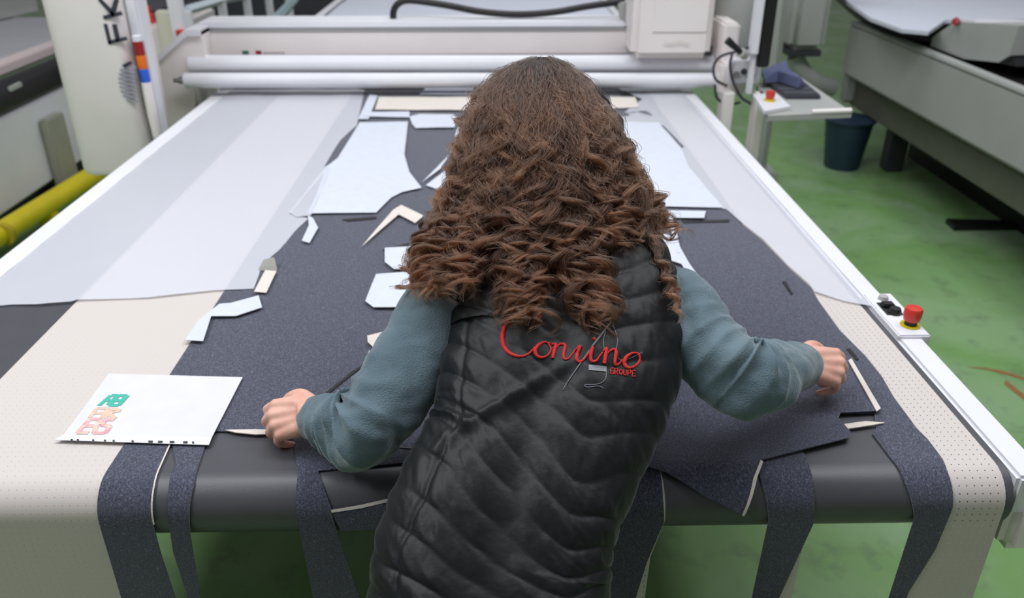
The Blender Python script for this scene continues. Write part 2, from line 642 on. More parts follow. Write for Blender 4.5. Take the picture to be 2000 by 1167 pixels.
# pale edges of cut cloth: interlining showing along the slits
e = MB()
o = obj('interlining_strip', sheet([[T(1655, 712), T(1661, 708), T(1718, 806), T(1710, 812)]], 0.0118, 0.002), CREAMC)
tag(o, 'thin pale interlining edge in the slit beside the right hand', 'fabric')
o = obj('interlining_strip', sheet([[T(1646, 832), T(1690, 826), T(1728, 829), T(1700, 834), T(1654, 841)]], 0.006, 0.002), CREAMC)
tag(o, 'short pale interlining sliver at the slot near the right table corner', 'fabric')
o = obj('interlining_strip', sheet([[T(440, 843), T(500, 842), T(572, 843), T(572, 849), T(500, 852), T(460, 848)]], 0.006, 0.002), CREAMC)
tag(o, 'thin pale interlining edge below the left hand, beside the white document', 'fabric')
o = obj('interlining_strip', sheet([[T(639, 969), T(700, 962), T(790, 949), T(790, 953), T(700, 966), T(640, 972)]], 0.0042, 0.001), CREAMC)
tag(o, 'pale stitched edge on the table nose left of the woman', 'fabric')
o = obj('interlining_strip', sheet([[T(331, 868), T(334, 868), (-0.5630, 0.03), (-0.5630, 0.09), (-0.5655, 0.09), (-0.5655, 0.03)]], 0.004, 0.001), CREAMC)
tag(o, 'pale thread line between the two hanging strips below the white document', 'fabric')
o = obj('interlining_strip', sheet([[T(1484, 906), T(1489, 908), T(1477, 928), T(1467, 970), T(1462, 969), T(1470, 928)]], 0.0118, 0.001), CREAMC)
tag(o, 'pale curved edge at the corner of the large loose denim piece', 'fabric')

# black strips laid on the denim for notches, slits, folds and cut lines
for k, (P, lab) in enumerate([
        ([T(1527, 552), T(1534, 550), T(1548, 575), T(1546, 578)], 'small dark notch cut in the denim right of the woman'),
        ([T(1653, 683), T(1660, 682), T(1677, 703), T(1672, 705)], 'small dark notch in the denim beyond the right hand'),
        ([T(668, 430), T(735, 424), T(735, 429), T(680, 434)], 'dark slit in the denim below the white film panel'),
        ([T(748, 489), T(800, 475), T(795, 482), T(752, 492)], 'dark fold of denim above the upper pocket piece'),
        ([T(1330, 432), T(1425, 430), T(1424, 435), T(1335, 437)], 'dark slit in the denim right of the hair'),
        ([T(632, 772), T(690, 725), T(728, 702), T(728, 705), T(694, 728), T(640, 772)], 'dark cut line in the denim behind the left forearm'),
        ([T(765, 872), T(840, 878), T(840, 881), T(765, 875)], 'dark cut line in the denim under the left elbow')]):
    tag(obj('dark_sliver', sheet([P], 0.0045, 0.0015), BLACK), lab, 'fabric')

# milky film over the far half
filmA = [(-1.222, T(0, 603)[1]), T(22, 596), T(75, 597), T(140, 592), T(152, 588), T(290, 583), T(420, 569), T(496, 566), T(505, 540), T(512, 520), T(545, 490), T(575, 455), T(603, 428), T(600, 421), T(735, 419),
         T(772, 385), T(822, 366), T(800, 340), T(790, 300), T(797, 243), T(700, 242), T(665, 275), T(640, 315), T(634, 329), T(590, 329), T(660, 225), (-0.63, -2.76), (-1.222, -2.76)]
filmA = [(-1.222, T(0, 603)[1]), T(22, 596), T(75, 597), T(140, 592), T(152, 588), T(290, 583), T(420, 569), T(496, 566), T(505, 540), T(512, 520), T(545, 490), T(575, 455), T(603, 428), T(566, 420),
         T(640, 330), T(634, 326), T(640, 315), T(665, 275), T(697, 247), T(712, 178), (-0.66, -2.76), (-1.222, -2.76)]
o = obj('plastic_film', sheet([filmA], 0.0046, 0.0005, grid=0.09, wav=0.004, seed=1), FILM)
tag(o, 'milky plastic film covering the left far half of the table', 'film')
panel = [T(600, 421), T(735, 419), T(765, 389), T(785, 379), T(824, 371), T(800, 340), T(790, 305), T(797, 241), T(703, 242), T(680, 280), T(660, 312), T(636, 330), T(620, 380)]
o = obj('plastic_film', sheet([panel], 0.0092, 0.0005, grid=0.09, wav=0.002, seed=2), CLOTHW)
tag(o, 'white cut film panel left of the dark shield shape', 'film')
bitsw = [
    ([T(566, 420), T(640, 326), T(648, 332), T(608, 425), T(580, 428)], 'narrow white film sliver along the left edge of the film panel', FILM),
    ([T(590, 475), T(604, 445), T(602, 425), T(612, 431), T(622, 450), T(605, 480)], 'small curled white strip below the film panel corner', CLOTHW),
    ([T(800, 232), T(820, 227), T(885, 227), T(893, 236), T(888, 253), T(812, 254), T(805, 246)], 'small white rounded film piece in the shield top', CLOTHW),
    ([T(824, 362), T(905, 280), T(905, 240), T(892, 258), T(880, 305), T(860, 335)], 'white film piece between the shield and the hair', CLOTHW),
    ([T(832, 366), T(920, 300), T(920, 420), T(862, 385), T(850, 372)], 'white film piece touching the left side of the hair', CLOTHW),
    ([T(752, 490), T(850, 484), T(850, 532), T(770, 531), T(752, 517)], 'white pocket piece half under the hair', CLOTHW),
    ([T(735, 541), T(860, 532), T(860, 606), T(730, 606), T(714, 594)], 'larger white pocket piece by the left shoulder', CLOTHW),
    ([T(718, 663), T(770, 650), T(775, 690), T(748, 700), T(735, 690), T(719, 675)], 'cream cloth piece behind the left upper arm', CREAMC),
    ([T(721, 690), T(748, 700), T(740, 716), T(712, 716)], 'grey cloth scrap tucked below the cream piece by the left arm', GREYC),
    ([T(707, 486), T(768, 415), T(784, 405), T(828, 427), T(811, 441), T(779, 424)], 'cream V-shaped cloth scrap on the denim', CREAMC),
    ([T(390, 632), T(430, 600), T(452, 598), T(506, 583), T(513, 606), T(462, 623), T(415, 624)], 'upper limb of the folded white strip at the left edge of the denim', CLOTHW),
    ([T(362, 671), T(390, 632), T(414, 624), T(398, 673)], 'lower limb of the folded white strip at the left edge of the denim', CLOTHW),
    ([T(497, 575), T(519, 533), T(541, 535), T(521, 577)], 'small cream parallelogram scrap at the film corner', CREAMC),
    ([T(820, 188), T(835, 171), T(920, 168), T(930, 188)], 'white film piece just below the gantry roller', CLOTHW),
    ([T(733, 218), T(740, 193), T(920, 193), T(920, 219)], 'long cream band across the denim before the gantry', CREAMC),
    ([T(710, 232), T(715, 223), T(800, 222), T(800, 233)], 'thin white film bar under the cream band', CLOTHW),
    ([T(700, 236), T(722, 188), T(738, 190), T(720, 236)], 'slanted white strip at the left end of the cream band', CLOTHW),
    ([T(1303, 416), T(1378, 417), T(1375, 431), T(1312, 430)], 'short white strip on the denim right of the hair', CLOTHW),
    ([T(1295, 462), T(1318, 470), T(1345, 520), T(1382, 572), T(1362, 572), T(1330, 522), T(1310, 515), T(1292, 495)], 'jagged white strip running to the right shoulder', CLOTHW),
    ([T(1308, 420), T(1316, 440), T(1330, 500), T(1322, 500), T(1306, 440)], 'thin white thread strip at the right edge of the hair', CLOTHW),
    ([T(1190, 192), T(1240, 193), T(1248, 213), T(1195, 215)], 'cream band right of the hair before the gantry', CREAMC),
]
for k, (P, lab, m) in enumerate(bitsw):
    tag(obj('cloth_piece', sheet([P], 0.0092 + 0.0006 * (k % 4), 0.0012, grid=0.06, wav=0.002, seed=k), m), lab, 'fabric')
tag(obj('cloth_fold', MB().prism([pz(505, 528, ZT + 0.006), pz(514, 510, ZT + 0.018), pz(535, 505, ZT + 0.022), pz(541, 528, ZT + 0.006)], (0, 0.004, 0.003)), GREYC),
    'grey upturned cloth fold at the corner of the left film', 'fabric')
filmB = [T(1205, 232), T(1255, 195), (0.56, -2.76), (0.855, -2.76), (0.855, T(1690, 600)[1]), T(1650, 590), T(1590, 572), T(1580, 558), T(1540, 520), T(1490, 468), T(1440, 430), T(1418, 410), T(1300, 406), T(1180, 406), T(1150, 300)]
o = obj('plastic_film', sheet([filmB], 0.0046, 0.0005, grid=0.09, wav=0.004, seed=5), FILM)
tag(o, 'milky plastic film covering the right far half of the table', 'film')
panelR = [T(1205, 240), T(1286, 243), T(1330, 292), T(1345, 330), T(1412, 410), T(1300, 407), T(1250, 330)]
o = obj('plastic_film', sheet([panelR], 0.0094, 0.0005, grid=0.09, wav=0.002, seed=6), CLOTHW)
tag(o, 'white cut film panel right of the hair', 'film')
tag(obj('dark_sliver', sheet([[T(1286, 245), T(1296, 247), T(1336, 288), T(1330, 293)]], 0.0062, 0.001), DENIM), 'long dark sliver of denim between the films right of the hair', 'fabric')
tag(obj('dark_sliver', sheet([[T(1200, 219), T(1262, 218), T(1275, 227), T(1205, 229)]], 0.0062, 0.001), DENIM), 'dark denim bar right of the hair before the gantry', 'fabric')
# sheet of film beyond the gantry
o = obj('plastic_film', sheet([rect(-1.20, 0.84, -6.6, -3.1)], 0.001, 0.001, grid=0.2, wav=0.006, seed=9), CLOTHW)
tag(o, 'long white film sheet on the table beyond the gantry', 'film')

# ------------------------------------------------------------------ white document in a plastic sleeve
DZ = ZT + 0.0035
doc = thing('document', pz(290, 800, DZ), 'white document in a clear sleeve at the left corner of the denim', 'document')
Q = [pz(213, 730, DZ + .004), pz(474, 737, DZ + .004), pz(412, 858, DZ + .004), pz(122, 852, DZ + .004)]
obj('page', MB().prism(Q, (0, 0, 0.0012)), PAPERW, doc, smooth=False)
Q2 = [pz(124, 848, DZ + .0055), pz(414, 854, DZ + .0055), pz(408, 869, DZ + .0045), pz(106, 859, DZ + .0045)]
obj('sleeve_edge', MB().prism(Q2, (0, 0, 0.0008)), WHITE, doc, smooth=False)
dots = [(140, 1), (152, 1), (182, 1), (205, 1), (222, 1), (259, 1), (294, 2), (313, 2), (336, 2), (362, 2), (377, 1)]
for x, k in dots:
    y = 851.5 + (x - 124) * 0.0207 + 5
    wd = 2.0 if k == 1 else 4.5
    obj('punch_mark', MB().prism([pz(x - wd, y, DZ + .0066), pz(x + wd, y, DZ + .0066), pz(x + wd, y + 3, DZ + .0066), pz(x - wd, y + 3, DZ + .0066)], (0, 0, 0.0004)), DARK, doc, smooth=False)


def on_page(u, v):
    """u along the front edge, v away from it, 0..1"""
    A, B, C_, D = Q[3], Q[2], Q[1], Q[0]
    return (A * (1 - u) + B * u) * (1 - v) + (D * (1 - u) + C_ * u) * v + np.array([0, 0, 0.0012])


def glyph(strokes, u0, v0, du, dv, name, m, t=0.1):
    g = MB()
    for i_, (a, b, c, d) in enumerate(strokes):
        up_ = np.array([0, 0, 0.0003 + 0.00004 * i_])
        A = up_ + on_page(u0 + a * du, v0 + b * dv)
        B = up_ + on_page(u0 + c * du, v0 + d * dv)
        n = np.cross(B - A, [0, 0, 1])
        n /= np.linalg.norm(n)
        n *= t * 0.03
        g.prism([A - n, B - n, B + n, A + n], (0, 0, 0.0004))
    obj(name, g, m, doc, smooth=False)


TEAL_INK = mat('teal_ink', (70, 178, 158), 0.6, var=0.1, vscale=60)
PINK_INK = mat('pink_ink', (214, 150, 160), 0.6, var=1, vscale=120, rgb2=(226, 206, 186))
glyph([(0, 0, .2, 1), (.2, 1, .5, 1), (.5, 1, .35, .1), (0, 0.5, .3, .5), (.45, .05, .55, 1), (.55, 1, .9, 1), (.9, 1, .85, .5), (.85, .5, .5, .5), (.45, .05, .85, .05), (.85, .05, .95, 1)], 0.10, 0.46, 0.16, 0.17, 'teal_print', TEAL_INK, 0.14)
glyph([(0, 0, .1, 1), (.1, 1, .5, 1), (.5, 1, .5, .5), (.5, .5, 0, .5), (.5, .5, .6, 0), (.6, 0, 1, 0), (1, 0, 1, .5), (1, .5, .65, .6), (.65, .6, .7, 1), (.7, 1, 1, 1), (0, 0, .4, 0)], 0.085, 0.05, 0.19, 0.20, 'pink_print', PINK_INK, 0.15)
glyph([(0, 0, 0, 1), (0, 1, .45, 1), (.45, 1, .45, 0), (.45, .5, 0, .5), (.6, 0, .6, 1), (.6, 1, 1, .8), (1, .8, .6, .5), (.6, .5, 1, 0)], 0.095, 0.27, 0.18, 0.15, 'beige_print', mat('beige_ink', (222, 196, 176), 0.6, var=1, vscale=150, rgb2=(200, 170, 150)), 0.13)

# ------------------------------------------------------------------ gantry with rollers
gan = thing('cutting_gantry', (-0.2, 3.85, ZT), 'white gantry beam with two rollers across the cutting table', 'machine')
c1a, c1b = pY(372, 125, 3.8), pY(1395, 125, 3.8)
obj('upper_roller', MB().tube([c1a, c1b], 0.040, 24), WHITE, gan)
c2a, c2b = pY(362, 157, 3.72), pY(1400, 157, 3.72)
obj('lower_roller', MB().tube([c2a, c2b], 0.033, 24), WHITE, gan)
for q, d in ((c1a, -1), (c1b, 1), (c2a, -1), (c2b, 1)):
    obj('roller_shaft', MB().lathe(q - [d * 0.004, 0, 0], [(0.016, 0), (0.016, 0.03), (0.010, 0.03), (0.010, 0.055)], 12, (d, 0, 0)), METAL, gan)
zb0, zb1 = 1.045, 1.165
obj('beam', MB().box((-1.42, 3.90, zb0), (1.0, 4.10, zb1), 0.008), CREAM, gan)
obj('beam_top_cover', MB().box((-1.36, 3.885, zb1), (0.60, 4.12, zb1 + 0.028), 0.01), WHITE, gan)
obj('edge_seal', MB().box((-1.36, 3.892, zb1 - 0.006), (0.66, 3.90, zb1)), GREYW, gan)
# left end plate: sloping shoulder, down to the rail
L = [(-1.50, 0), (0, 0)]
ep = [(-1.545, 1.035), (-1.36, 1.175), (-1.30, 1.175), (-1.30, 1.0), (-1.36, 0.98), (-1.40, 0.74), (-1.53, 0.74)]
obj('end_bracket', MB().prism([(x, 3.78, z) for x, z in ep], (0, 0.34, 0)), CREAM, gan, smooth=False)
obj('end_bracket_cap', MB().prism([(x, 3.76, z) for x, z in [(-1.555, 1.035), (-1.365, 1.185), (-1.30, 1.185), (-1.30, 1.160), (-1.36, 1.160), (-1.54, 1.02)]], (0, 0.38, 0)), WHITE, gan, smooth=False)
for x, z, m in ((-1.345, 1.05, DARK), (-1.345, 1.025, YELLOW), (-1.385, 0.965, DARK)):
    obj('screw_head', MB().lathe((x, 3.78, z), [(0, 0), (0.009, 0), (0.009, 0.006), (0, 0.006)], 12, (0, -1, 0)), m, gan)
# right end bracket
obj('end_bracket', MB().box((0.985, 3.62, 0.92), (1.10, 4.0, 1.06), 0.012).box((0.99, 3.66, 1.05), (1.06, 3.9, 1.22), 0.01), CREAM, gan)
obj('end_bracket_leg', MB().box((0.99, 3.55, 0.40), (1.04, 3.64, 0.95), 0.006).box((1.12, 3.50, 0.40), (1.165, 3.58, 0.95), 0.006).box((0.99, 3.52, 0.62), (1.165, 3.60, 0.66), 0.006), CREAM, gan)
# little print on the beam: green, white and red marks and a grey word
fm = MB()
for x0, x1, m, nm in ((473, 486, mat('green_print', (60, 110, 96), 0.6, var=.1), 'green_mark'), (499, 511, DKRED, 'red_mark')):
    a, b = pY(x0, 99, 3.899), pY(x1, 106, 3.899)
    obj(nm, MB().box((a[0], 3.897, b[2]), (b[0], 3.899, a[2])), m, gan, smooth=False)
wd = MB()
for k, x0 in enumerate(range(515, 552, 6)):
    a, b = pY(x0, 101, 3.899), pY(x0 + 4, 105, 3.899)
    wd.box((a[0], 3.897, b[2]), (b[0], 3.899, a[2]))
obj('grey_print', wd, mat('grey_print', (176, 170, 170), 0.6, var=.1), gan, smooth=False)

# hose over the beam
hp = [pY(792, 62, 4.02), pY(775, 52, 4.02), pY(768, 34, 4.02), pY(772, 14, 4.02), pY(788, 2, 4.02), pY(815, 2, 4.02), pY(870, 10, 4.0), pY(940, 23, 4.0), pY(1010, 28, 4.0), pY(1080, 24, 4.0), pY(1150, 12, 4.0), pY(1225, 2, 4.0)]
tag(obj('hose', MB().tube(spline(hp, 70), 0.0155, 12), BLACK), 'thick black hose looping from the gantry beam to the cutting head', 'hose')
ck = thing('cable_end', pY(1217, 30, 3.95), 'grey cable plug hanging left of the cutting head', 'cable')
obj('plug', MB().tube([pY(1215, 5, 3.95), pY(1217, 30, 3.95), pY(1220, 42, 3.95)], [0.02, 0.02, 0.011], 12), GREYW, ck)
obj('wire', MB().tube([pY(1208, 0, 3.95), pY(1212, 30, 3.95), pY(1220, 45, 3.95)], 0.006, 8), DARK, ck)

# cutting head, a part of the gantry
A = pY(1230, 110, 3.74)
B = pY(1384, 106, 3.74)
hd = obj('cutting_head', MB().box((A[0], 3.70, A[2] - 0.005), (B[0], 4.12, A[2] + 0.52), 0.028, 4), CREAM, gan)
obj('cover_panel', MB().box((A[0] + 0.075, 3.695, A[2] + 0.10), (B[0] - 0.02, 3.722, A[2] + 0.46), 0.012, 3), CREAM, hd)
obj('rear_column', MB().lathe(pY(1425, 82, 3.95), [(0.10, -0.02), (0.105, 0.0), (0.105, 0.42), (0.09, 0.44)], 28), GREYW, gan)
g = MB()
for k in range(9):
    a = pY(1299 + k * 5.6, 83 + 1.5 * math.sin(k), 3.691)
    g.box(a - [0.004, 0.001, 0.003], a + [0.004, 0.001, 0.003])
em = obj('embossed_word', g, mat('pale_emboss', (206, 200, 192), 0.6, var=.05), hd, smooth=False)
em['kind'] = 'stuff'
obj('hinge', MB().box(pY(1384, 38, 3.76), pY(1390, 46, 3.78)), DARK, hd)
obj('hinge', MB().box(pY(1381, 90, 3.74), pY(1388, 108, 3.76)), DARK, hd)

# ------------------------------------------------------------------ left tower
tw = thing('gantry_tower', (-1.57, 3.45, 0.66), 'white rounded machine tower with dark letters at the left table edge', 'machine')
tz0 = 0.672
body = MB()
ringz = [(tz0, 0.90), (tz0 + 0.006, 0.96), (tz0 + 0.03, 1.0), (2.1, 1.0)]
cx, cyy, hx, hy = -1.585, 3.47, 0.150, 0.17


def rring(z, k):
    a = np.arange(40) * 2 * math.pi / 40
    e = 0.32
    return np.stack([cx + k * hx * np.sign(np.cos(a)) * np.abs(np.cos(a)) ** e, cyy + k * hy * np.sign(np.sin(a)) * np.abs(np.sin(a)) ** e, np.full(40, z)], 1)


body.loft([rring(z, k) for z, k in ringz])
twb = obj('tower_cover', body, CREAM, tw)
rail = MB().box((-1.432, 3.36, 0.60), (-1.385, 3.44, 2.1), 0.008)
obj('edge_post', rail, WHITE, tw)
sx, sy = -1.398, 3.335
z = pY(293, 160, sy)[2]
zt = pY(262, 80, sy)[2]
hseg = (zt - z) / 3
for k, m, nm in ((0, BLUE, 'blue_lamp'), (1, ORANGE, 'orange_lamp'), (2, DKRED, 'red_lamp')):
    obj(nm, MB().lathe((sx, sy, z + k * hseg), [(0.018, 0), (0.0185, 0.003), (0.0185, hseg - 0.004), (0.017, hseg)], 20), m, tw)
obj('lamp_base', MB().lathe((sx, sy, z - 0.22), [(0.015, 0), (0.02, 0.08), (0.02, 0.22)], 20), CREAM, tw)
obj('lamp_cap', MB().lathe((sx, sy, zt), [(0.019, 0), (0.019, 0.02), (0.0, 0.024)], 20), WHITE, tw)
obj('caster', MB().lathe((-1.60, 3.36, 0.62), [(0.03, 0), (0.03, 0.03)], 14, (1, 0, 0)).box((-1.615, 3.345, 0.62), (-1.555, 3.39, 0.69)), GREYW, tw)
LET = mat('dark_letter_print', (52, 54, 66), 0.6, var=.1)
yf = cyy - hy - 0.0015


def strokes_on(plane_y, segs, wpx, m, name, parent):
    g = MB()
    for a, b in segs:
        A, B = pY(*a, plane_y), pY(*b, plane_y)
        d = B - A
        n = np.cross(d, [0, 1, 0])
        n = n / np.linalg.norm(n) * wpx * 3.5 / F / 2
        d = d / np.linalg.norm(d) * wpx * 3.5 / F / 2 * 0.9
        g.prism([A - n - d, B - n + d, B + n + d, A + n - d], (0, 0.012, 0))
    return obj(name, g, m, parent, smooth=False)


strokes_on(yf, [((214, 83), (243, 76)), ((214, 83), (206, 50)), ((229, 78), (223, 51))], 6, LET, 'letter_f', tw)
strokes_on(yf, [((205, 34), (233, 27)), ((220, 28), (196, 1)), ((219, 26), (226, 2))], 6.5, LET, 'letter_k', tw)
lg = []
for k in range(9):
    y = 128 + k * 8.2
    hw = 17 * math.sqrt(max(0.05, 1 - ((k - 3.6) / 5.6) ** 2))
    lg.append(((263 - 2 * hw + 2 + k * 0.4, y), (263 + k * 0.3, y + 5)))
strokes_on(yf, lg, 2.6, mat('grey_logo_print', (150, 152, 162), 0.6, var=.1), 'striped_emblem', tw)
strokes_on(yf, [((244, 128), (252, 124))], 6, LET, 'emblem_spot', tw)

yb = thing('warning_post', (-1.47, 4.22, 0), 'thin yellow and black warning post behind the tower', 'post')
for k in range(9):
    obj('yellow_band' if k % 2 else 'black_band', MB().lathe((-1.47, 4.22, k * 0.1), [(0.02, 0), (0.02, 0.1)], 12), YELLOW if k % 2 else BLACK, yb)

# ------------------------------------------------------------------ control side: screen, tray, stop button, keyboard, cloth, bin
mon = thing('monitor', pY(1475, 135, 3.5), 'dark screen seen edge-on at the right end of the gantry', 'monitor')
m0 = pY(1478, 132, 3.50)
obj('screen', MB().box((m0[0] + 0.002, 3.50, m0[2]), (m0[0] + 0.052, 3.56, m0[2] + 0.42), 0.006), BLACK, mon)
obj('bezel', MB().box((m0[0] - 0.030, 3.505, m0[2] + 0.05), (m0[0] + 0.004, 3.565, m0[2] + 0.44), 0.006), WHITE, mon)
obj('arm', MB().box((m0[0] - 0.022, 3.52, m0[2] - 0.12), (m0[0] + 0.002, 3.55, m0[2] + 0.10), 0.005), WHITE, mon)
tray = thing('control_tray', (1.25, 3.5, 0.95), 'grey-white control shelf jutting out right of the gantry', 'shelf')
TP = [pz(1500, 226, .95), pz(1664, 219, .95), pz(1557, 146, .95), pz(1478, 163, .95)]
obj('tray_board', MB().prism(TP, (0, 0, -0.022)), GREYW, tray, smooth=False)
obj('tray_lip', MB().prism([pz(1586, 222, .951), pz(1664, 219, .951), pz(1662, 214, .951), pz(1586, 217, .951)], (0, 0, 0.008)), CREAM, tray, smooth=False)
kb = thing('keyboard', pz(1545, 180, .96), 'dark keyboard on the control shelf', 'keyboard')
KQ = [pz(1535, 193, .952), pz(1602, 193, .952), pz(1560, 158, .952), pz(1490, 160, .952)]
obj('case', MB().prism(KQ, (0, 0, 0.014)), DARK, kb, smooth=False)
ky = MB()
for i in range(4):
    for j in range(11):
        u0, v0 = (j + .2) / 11.2, (i + .2) / 4.3
        u1, v1 = u0 + .07, v0 + .18
        f = lambda u, v: (KQ[0] * (1 - u) + KQ[1] * u) * (1 - v) + (KQ[3] * (1 - u) + KQ[2] * u) * v + np.array([0, 0, .014])
        ky.prism([f(u0, v0), f(u1, v0), f(u1, v1), f(u0, v1)], (0, 0, .004))
ko = obj('keys', ky, mat('grey_keys', (74, 77, 84), 0.5, var=.1), kb, smooth=False)
ko['kind'] = 'stuff'
sb = thing('stop_box', pz(1505, 205, .96), 'white box with red emergency button on the control shelf', 'button')
SQ = [pz(1492, 224, .952), pz(1543, 214, .952), pz(1515, 188, .952), pz(1470, 190, .952)]
obj('box', MB().prism(SQ, (0, 0, 0.014)), WHITE, sb, smooth=False)
c = pz(1503, 197, .966)
obj('yellow_collar', MB().lathe(c, [(0, 0), (0.022, 0), (0.022, 0.008), (0, 0.008)]), YELLOW, sb)
obj('stop_button', MB().lathe(c, [(0, 0.006), (0.014, 0.006), (0.019, 0.022), (0.018, 0.04), (0, 0.042)]), RED, sb)
cl = MB()
pts = []
base = [(1488, 150), (1530, 140), (1548, 152), (1572, 165), (1560, 172), (1520, 160), (1495, 162)]
q0 = [pz(x, y, .975) for x, y in base]
q1 = [np.array(p) + [0.01 * math.sin(i * 2), 0.01, 0.03 + 0.02 * math.sin(i * 1.7)] for i, p in enumerate(q0)]
cl.loft([q0, q1, [np.array(p) * 0.6 + np.mean(q1, 0) * 0.4 + [0, 0, .015] for p in q1]])
tag(obj('cleaning_cloth', cl, mat('blue_grey_cloth', (92, 98, 132), 0.9, var=.2, vscale=30)), 'crumpled blue-grey cloth at the back of the control shelf', 'cloth')
for k, P in enumerate([[(1462, 92), (1440, 100), (1408, 110), (1394, 130), (1398, 155), (1420, 168)],
                       [(1430, 105), (1426, 130), (1432, 160), (1448, 190), (1466, 202)],
                       [(1396, 165), (1400, 190), (1420, 204), (1446, 200)]]):
    tag(obj('cable', MB().tube(spline([pY(x, y, 3.55 + 0.02 * k) for x, y in P], 30), 0.006, 8), DARK),
        ['thin dark cable arching over the roller ends', 'thin dark cable hanging down to the control shelf', 'thin dark cable looping below the lower roller end'][k], 'cable')
cp = thing('handheld_scanner', pY(1435, 90, 3.5), 'small black handheld device in a holder by the roller ends', 'device')
obj('handle', MB().tube([pY(1420, 78, 3.5), pY(1447, 102, 3.5)], [0.017, 0.011], 10), BLACK, cp)
obj('holder', MB().tube([pY(1447, 102, 3.5), pY(1456, 108, 3.52)], 0.02, 10), GREYW, cp)
q = pY(1450, 140, 3.6)
sbx = obj('connector_box', MB().box(q - [0.055, 0.02, 0.05], q + [0.075, 0.1, 0.05], 0.008), WHITE, gan)
for dx in (-.03, 0.0, .035):
    obj('socket', MB().lathe(q + [dx, -0.02, 0.005 - abs(dx) * .4], [(0.0, 0), (0.014, 0), (0.012, 0.012), (0, 0.012)], 12, (0, -1, 0)), DARK if dx >= 0 else METAL, sbx)

bin_ = thing('waste_bin', (2.385, 5.42, 0), 'dark blue plastic waste bin on the green floor by the right machine', 'bin')
BIN = mat('navy_bin_plastic', (34, 56, 78), 0.45, var=.1, vscale=10)
obj('bucket', MB().lathe((2.385, 5.42, 0), [(0.0, 0.0), (0.112, 0.0), (0.118, 0.02), (0.158, 0.335), (0.152, 0.335), (0.112, 0.03), (0.0, 0.03)], 32), BIN, bin_)
obj('rim', MB().lathe((2.385, 5.42, 0.325), [(0.156, 0), (0.170, 0.0), (0.172, 0.014), (0.154, 0.014)], 32), BIN, bin_)

# ------------------------------------------------------------------ machine on the right
PX = 2.40
rm = thing('cutting_machine', (PX + 0.8, 4.4, 0), 'grey side-panelled cutting machine along the right aisle', 'machine')
ya, ybb = 2.6, 5.75
seams = [ya, 3.46, ybb]
for k in range(2):
    b = MB().box((PX, seams[k] + 0.004, 0.57), (PX + 0.05, seams[k + 1] - 0.004, 0.905), 0.018, 3)
    obj('side_panel', b, MIDGREY, rm)
    b = MB().box((PX + 0.10, seams[k] + 0.004, 0.35), (PX + 0.14, seams[k + 1] - 0.004, 0.58), 0.006)
    obj('lower_panel', b, mat('olive_grey_lacquer', (96, 96, 86), .6, var=.1), rm)
obj('edge_profile', MB().box((PX, ya, 0.895), (PX + 0.07, ybb, 0.915), 0.006), GREYW, rm)
obj('end_panel', MB().box((PX + 0.02, ybb - 0.05, 0.37), (PX + 2.0, ybb, 0.90), 0.02, 3), GREYW, rm)
obj('shade_block', MB().box((PX + 0.55, ya, 0.0), (PX + 1.9, ybb - 0.1, 0.80)), BLACK, rm)  # added black block that deepens the shade under the machine
obj('table_bed', MB().box((PX + 0.06, ya, 0.80), (PX + 2.0, ybb - 0.05, 0.90)), BLACK, rm)
for x, y in ((PX + 0.3, ya + 0.3), (PX + 0.3, ybb - 0.4), (PX + 1.7, ya + 0.3), (PX + 1.7, ybb - 0.4)):
    obj('leg', MB().box((x - .06, y - .06, 0), (x + .06, y + .06, 0.80), 0.01), DARK, rm)
# belt and white sheet on it
arc = [(1640, -30), (1655, 10), (1700, 42), (1760, 64), (1812, 69), (1845, 46), (1985, 44), (2100, 40), (2100, -60), (1700, -80)]
sh = MB()
pp = [pz(x, y, 1.02) for x, y in arc]
sh.prism(pp, (0, 0, 0.02))
tag(obj('fabric_sheet', sh, CLOTHW, smooth=False), 'pale sheet spread over the right machine', 'fabric')
obj('belt_roll', MB().tube(spline([pz(1640, -6, 0.94), pz(1690, 34, 0.94), pz(1770, 66, 0.94), pz(1860, 84, 0.94), pz(1960, 100, 0.94), pz(2100, 130, .94)], 30), 0.036, 12), BLACK, rm)
cr = thing('machine_carriage', (2.75, 4.2, 0.95), 'grey carriage box with a red dot on the right machine', 'machine')
q = [(1815, 100), (1822, 72), (1866, 42), (1990, 50), (1972, 108), (1950, 122), (1880, 128), (1830, 112)]
qq = [np.maximum(pX(x, y, 2.50), [0, 0, 0.918]) for x, y in q]
obj('body', MB().prism(qq, (0.5, 0.05, 0)), GREYW, cr, smooth=False)
a = pX(1868, 43, 2.49)
obj('red_knob', MB().lathe(a, [(0, 0), (0.02, 0), (0.02, 0.02), (0, 0.024)], 14, (-0.6, -0.6, .3)), DKRED, cr)
obj('top_plate', MB().prism([pX(1872, 38, 2.51), pX(1905, 40, 2.51), pX(1905, 46, 2.51), pX(1872, 44, 2.51)], (0.3, 0, 0)), WHITE, cr, smooth=False)
sk = [np.maximum(pX(x, y, 2.52), [0, 0, 0.903]) for x, y in ((1820, 100), (1975, 105), (1985, 130), (1830, 118))]
obj('skid', MB().prism(sk, (0.4, 0.05, 0)), BLACK, cr, smooth=False)
